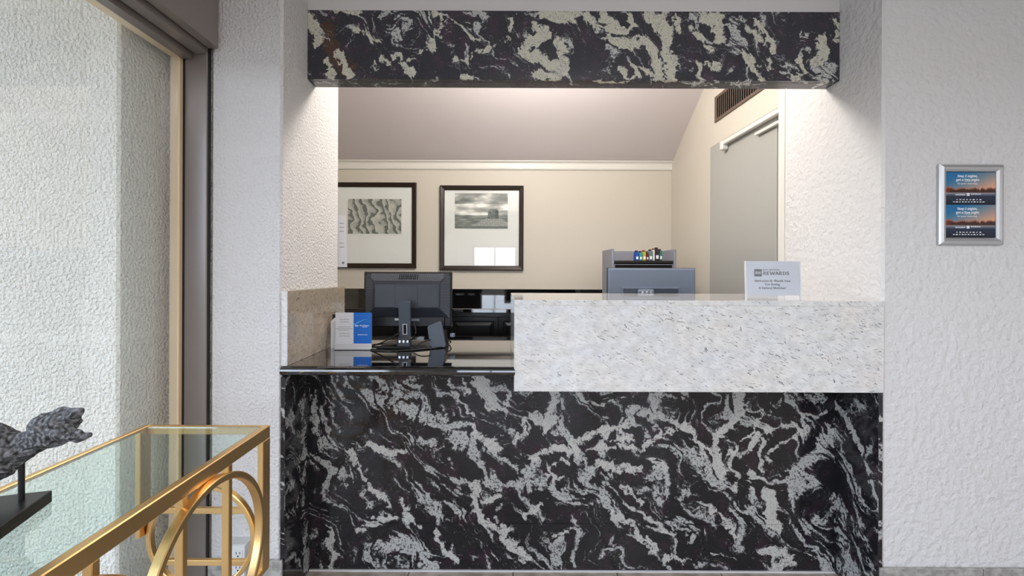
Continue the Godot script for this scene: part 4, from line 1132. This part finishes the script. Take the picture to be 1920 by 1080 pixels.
func sculpture() -> void:
	var s := 1.0 / 1012.0
	var P := func(x: float, y: float, z: float) -> Vector3: return Vector3((x - 42.0) * s, EYE - (y - VY) * s - 0.813, z)
	var root := Vector3(-0.892, 0.8115, -0.836)
	var t := thing("driftwood_sculpture", root, "grey driftwood piece on a thin rod and black block, standing on the glass table", "sculpture")
	bones = [[P.call(-110, 826, 0.0), P.call(0, 851, 0.005), 0.058, 0.047, 1.2], [P.call(0, 851, 0.005), P.call(46, 842, 0), 0.044, 0.023, 1.2], [P.call(46, 842, 0), P.call(98, 814, -0.004), 0.022, 0.027, 1.2],
		[P.call(94, 806, -0.004), P.call(108, 801, -0.004), 0.032, 0.027, 1.1], [P.call(115, 812, 0), P.call(150, 821, 0.004), 0.020, 0.009, 1.0], [P.call(150, 821, 0.004), P.call(173, 817, 0.004), 0.010, 0.007, 1.0],
		[P.call(116, 794, -0.006), P.call(134, 786, -0.002), 0.021, 0.010, 1.0], [P.call(134, 786, -0.002), P.call(154, 772, 0.0), 0.012, 0.006, 1.0], [P.call(-40, 815, 0.02), P.call(16, 812, 0.02), 0.02, 0.010, 1.0]]
	wn1 = noise(71, 1.0, 2)
	wn2 = noise(72, 1.0, 2)
	var cell := 0.0036
	var lo := Vector3(-0.225, 0.03, -0.07)
	var n := Vector3i(104, 60, 40)
	var val := PackedFloat32Array()
	val.resize((n.x + 1) * (n.y + 1) * (n.z + 1))
	var nx := n.x + 1
	var nxy := nx * (n.y + 1)
	for z in n.z + 1:
		for y in n.y + 1:
			for x in nx:
				val[z * nxy + y * nx + x] = wood(lo + Vector3(x, y, z) * cell)
	var ids := {}
	var pts := PackedVector3Array()
	var corner := [0, 1, nx, nx + 1, nxy, nxy + 1, nxy + nx, nxy + nx + 1]
	var edges := [[0, 1], [2, 3], [4, 5], [6, 7], [0, 2], [1, 3], [4, 6], [5, 7], [0, 4], [1, 5], [2, 6], [3, 7]]
	for z in n.z:
		for y in n.y:
			for x in n.x:
				var base := z * nxy + y * nx + x
				var inside := 0
				for c in 8:
					if val[base + corner[c]] < 0: inside += 1
				if inside == 0 or inside == 8:
					continue
				var sum := Vector3.ZERO
				var cnt := 0
				for e in edges:
					var va := val[base + corner[e[0]]]
					var vb := val[base + corner[e[1]]]
					if (va < 0) != (vb < 0):
						var f := va / (va - vb)
						var pa := Vector3(e[0] & 1, (e[0] >> 1) & 1, e[0] >> 2)
						var pb := Vector3(e[1] & 1, (e[1] >> 1) & 1, e[1] >> 2)
						sum += pa.lerp(pb, f)
						cnt += 1
				ids[base] = pts.size()
				pts.append(lo + (Vector3(x, y, z) + sum / cnt) * cell)
	var nrm := PackedVector3Array()
	nrm.resize(pts.size())
	for i in pts.size():
		var p := pts[i]
		var h := 0.002
		var d0 := wood(p)
		nrm[i] = Vector3(wood(p + Vector3(h, 0, 0)) - d0, wood(p + Vector3(0, h, 0)) - d0, wood(p + Vector3(0, 0, h)) - d0).normalized()
	var st := mb()
	var steps := [1, nx, nxy]
	for z in range(1, n.z):
		for y in range(1, n.y):
			for x in range(1, n.x):
				var base := z * nxy + y * nx + x
				for ax in 3:
					if (val[base] < 0) == (val[base + steps[ax]] < 0):
						continue
					var s1: int = steps[(ax + 1) % 3]
					var s2: int = steps[(ax + 2) % 3]
					var q := [base, base - s1, base - s1 - s2, base - s2]
					if not (ids.has(q[0]) and ids.has(q[1]) and ids.has(q[2]) and ids.has(q[3])):
						continue
					var a: int = ids[q[0]]
					var b: int = ids[q[1]]
					var c: int = ids[q[2]]
					var d: int = ids[q[3]]
					tri(st, pts[a], pts[b], pts[c], nrm[a], nrm[b], nrm[c])
					tri(st, pts[a], pts[c], pts[d], nrm[a], nrm[c], nrm[d])
	obj("driftwood", st, M.driftwood, t)
	st = mb(); lathe(st, [Vector2(0.0048, 0.02), Vector2(0.0048, 0.115)], Transform3D(Basis(Vector3.RIGHT, -PI / 2), Vector3.ZERO), 16); obj("rod", st, M.base_black, t)
	var tb := Transform3D(Basis(Vector3.UP, deg_to_rad(17)), Vector3(0.022, 0, -0.036))
	st = mb(); cbox(st, Vector3(-0.09, 0.0115, 0.065), Vector3(0.18, 0.023, 0.13), 0.0015, tb); obj("block", st, M.base_black, t)

func lamp(called: String, at: Vector3, size: Vector2, glow: Color, energy: float, label: String) -> void:  # adds an unseen ceiling panel as fill light for the lobby
	var t := thing(called, at, label, "ceiling light", "added flat ceiling lights")
	var st := mb(); rect_loft(st, size.x + 0.04, size.y + 0.04, [Vector2(0, 0), Vector2(0, 0.02), Vector2(0.018, 0.02), Vector2(0.02, 0.012)], Transform3D(Basis(Vector3.RIGHT, PI / 2), Vector3.ZERO), true, false); obj("lamp_frame", st, M.paint_trim, t)
	var m := mat(called + "_glow", Color(0.9, 0.9, 0.9), 0.6)
	m.emission_enabled = true
	m.emission = glow
	m.emission_energy_multiplier = 2.0
	st = mb(); cbox(st, Vector3(0, -0.012, 0), Vector3(size.x, 0.004, size.y), 0.0); obj("lamp_panel", st, m, t)
	var l := AreaLight3D.new()
	l.name = "lamp_light"
	l.area_size = size
	l.light_color = glow
	l.light_energy = energy
	l.shadow_enabled = true
	l.area_range = 12.0
	t.add_child(l, true)
	l.position = Vector3(0, -0.03, 0)
	l.rotation.x = -PI / 2

func globe(at: Vector3, radius: float, glow: Color, energy: float) -> void:  # unseen globe added to brighten the office walls and sloped ceiling
	var t := thing("added_globe_lamp", at, "white globe lamp added to light the office, hung from its ceiling, hidden above the lintel", "ceiling light")
	var m := mat("globe_glow", Color(0.9, 0.9, 0.9), 0.6)
	m.emission_enabled = true
	m.emission = glow
	m.emission_energy_multiplier = 2.0
	var prof := []
	for i in 13:
		var f := -PI / 2 + PI * i / 12.0
		prof.append(Vector2(cos(f) * radius, sin(f) * radius))
	var up := Transform3D(Basis(Vector3.RIGHT, -PI / 2), Vector3.ZERO)
	var st := mb(); lathe(st, prof, up, 24); obj("lamp_globe", st, m, t)
	st = mb(); lathe(st, [Vector2(0.02, radius - 0.004), Vector2(0.02, radius + 0.03), Vector2(0.006, radius + 0.035), Vector2(0.006, 0.595)], up, 16); obj("lamp_stem", st, M.paint_trim, t)
	var l := OmniLight3D.new()
	l.name = "lamp_light"
	l.light_color = glow
	l.light_energy = energy
	l.light_size = radius
	l.omni_range = 12.0
	l.omni_attenuation = 2.0
	l.shadow_enabled = true
	t.add_child(l, true)

func _ready() -> void:
	var cam := Camera3D.new()
	cam.name = "camera"
	cam.projection = Camera3D.PROJECTION_FRUSTUM
	cam.near = 0.05
	cam.far = 200.0
	cam.size = 1080.0 / F * 0.05
	cam.frustum_offset = Vector2((960.0 - VX) / F * 0.05, -(540.0 - VY) / F * 0.05)
	add_child(cam)
	cam.position = Vector3(0, EYE, 0)
	cam.rotation_degrees.z = 0.22
	cam.current = true
	var env := Environment.new()
	env.background_mode = Environment.BG_SKY
	var sm := ProceduralSkyMaterial.new()
	sm.sky_top_color = Color(0.74, 0.81, 0.92)
	sm.sky_horizon_color = Color(0.91, 0.945, 0.985)
	sm.ground_bottom_color = Color(0.45, 0.43, 0.40)
	sm.ground_horizon_color = Color(0.70, 0.70, 0.70)
	sm.sky_energy_multiplier = 2.35
	sm.ground_energy_multiplier = 1.2
	env.sky = Sky.new()
	env.sky.sky_material = sm
	env.tonemap_mode = Environment.TONE_MAPPER_LINEAR
	env.tonemap_exposure = 1.03
	env.sdfgi_enabled = true
	env.ssao_enabled = true
	env.ssil_enabled = true
	var we := WorldEnvironment.new()
	we.name = "world"
	we.environment = env
	add_child(we)
	make_materials()
	var gt: StandardMaterial3D = M.glass.duplicate()
	gt.resource_name = "glass_top"
	gt.transparency = BaseMaterial3D.TRANSPARENCY_DISABLED
	gt.albedo_color = Color(0.90, 0.97, 0.945, 0.0)
	gt.refraction_enabled = true
	gt.refraction_scale = 0.05
	M["glass_top"] = gt
	lamp("added_ceiling_light", Vector3(0.6, 2.75, 0.6), Vector2(1.2, 0.6), Color(0.99, 0.98, 0.99), 3.7, "added unseen ceiling light panel over the lobby in front of the counter")
	lamp("added_ceiling_light", Vector3(1.6, 2.75, 2.4), Vector2(1.2, 0.6), Color(0.99, 0.98, 0.99), 3.7, "added unseen ceiling light panel near the lobby's rear wall")
	globe(Vector3(0.25, 2.60, -2.42), 0.13, Color(1.0, 0.975, 0.945), 1.65)
	setting()
	counter()
	office()
	desk_things()
	poster()
	outlet()
	console_table()
	sculpture()
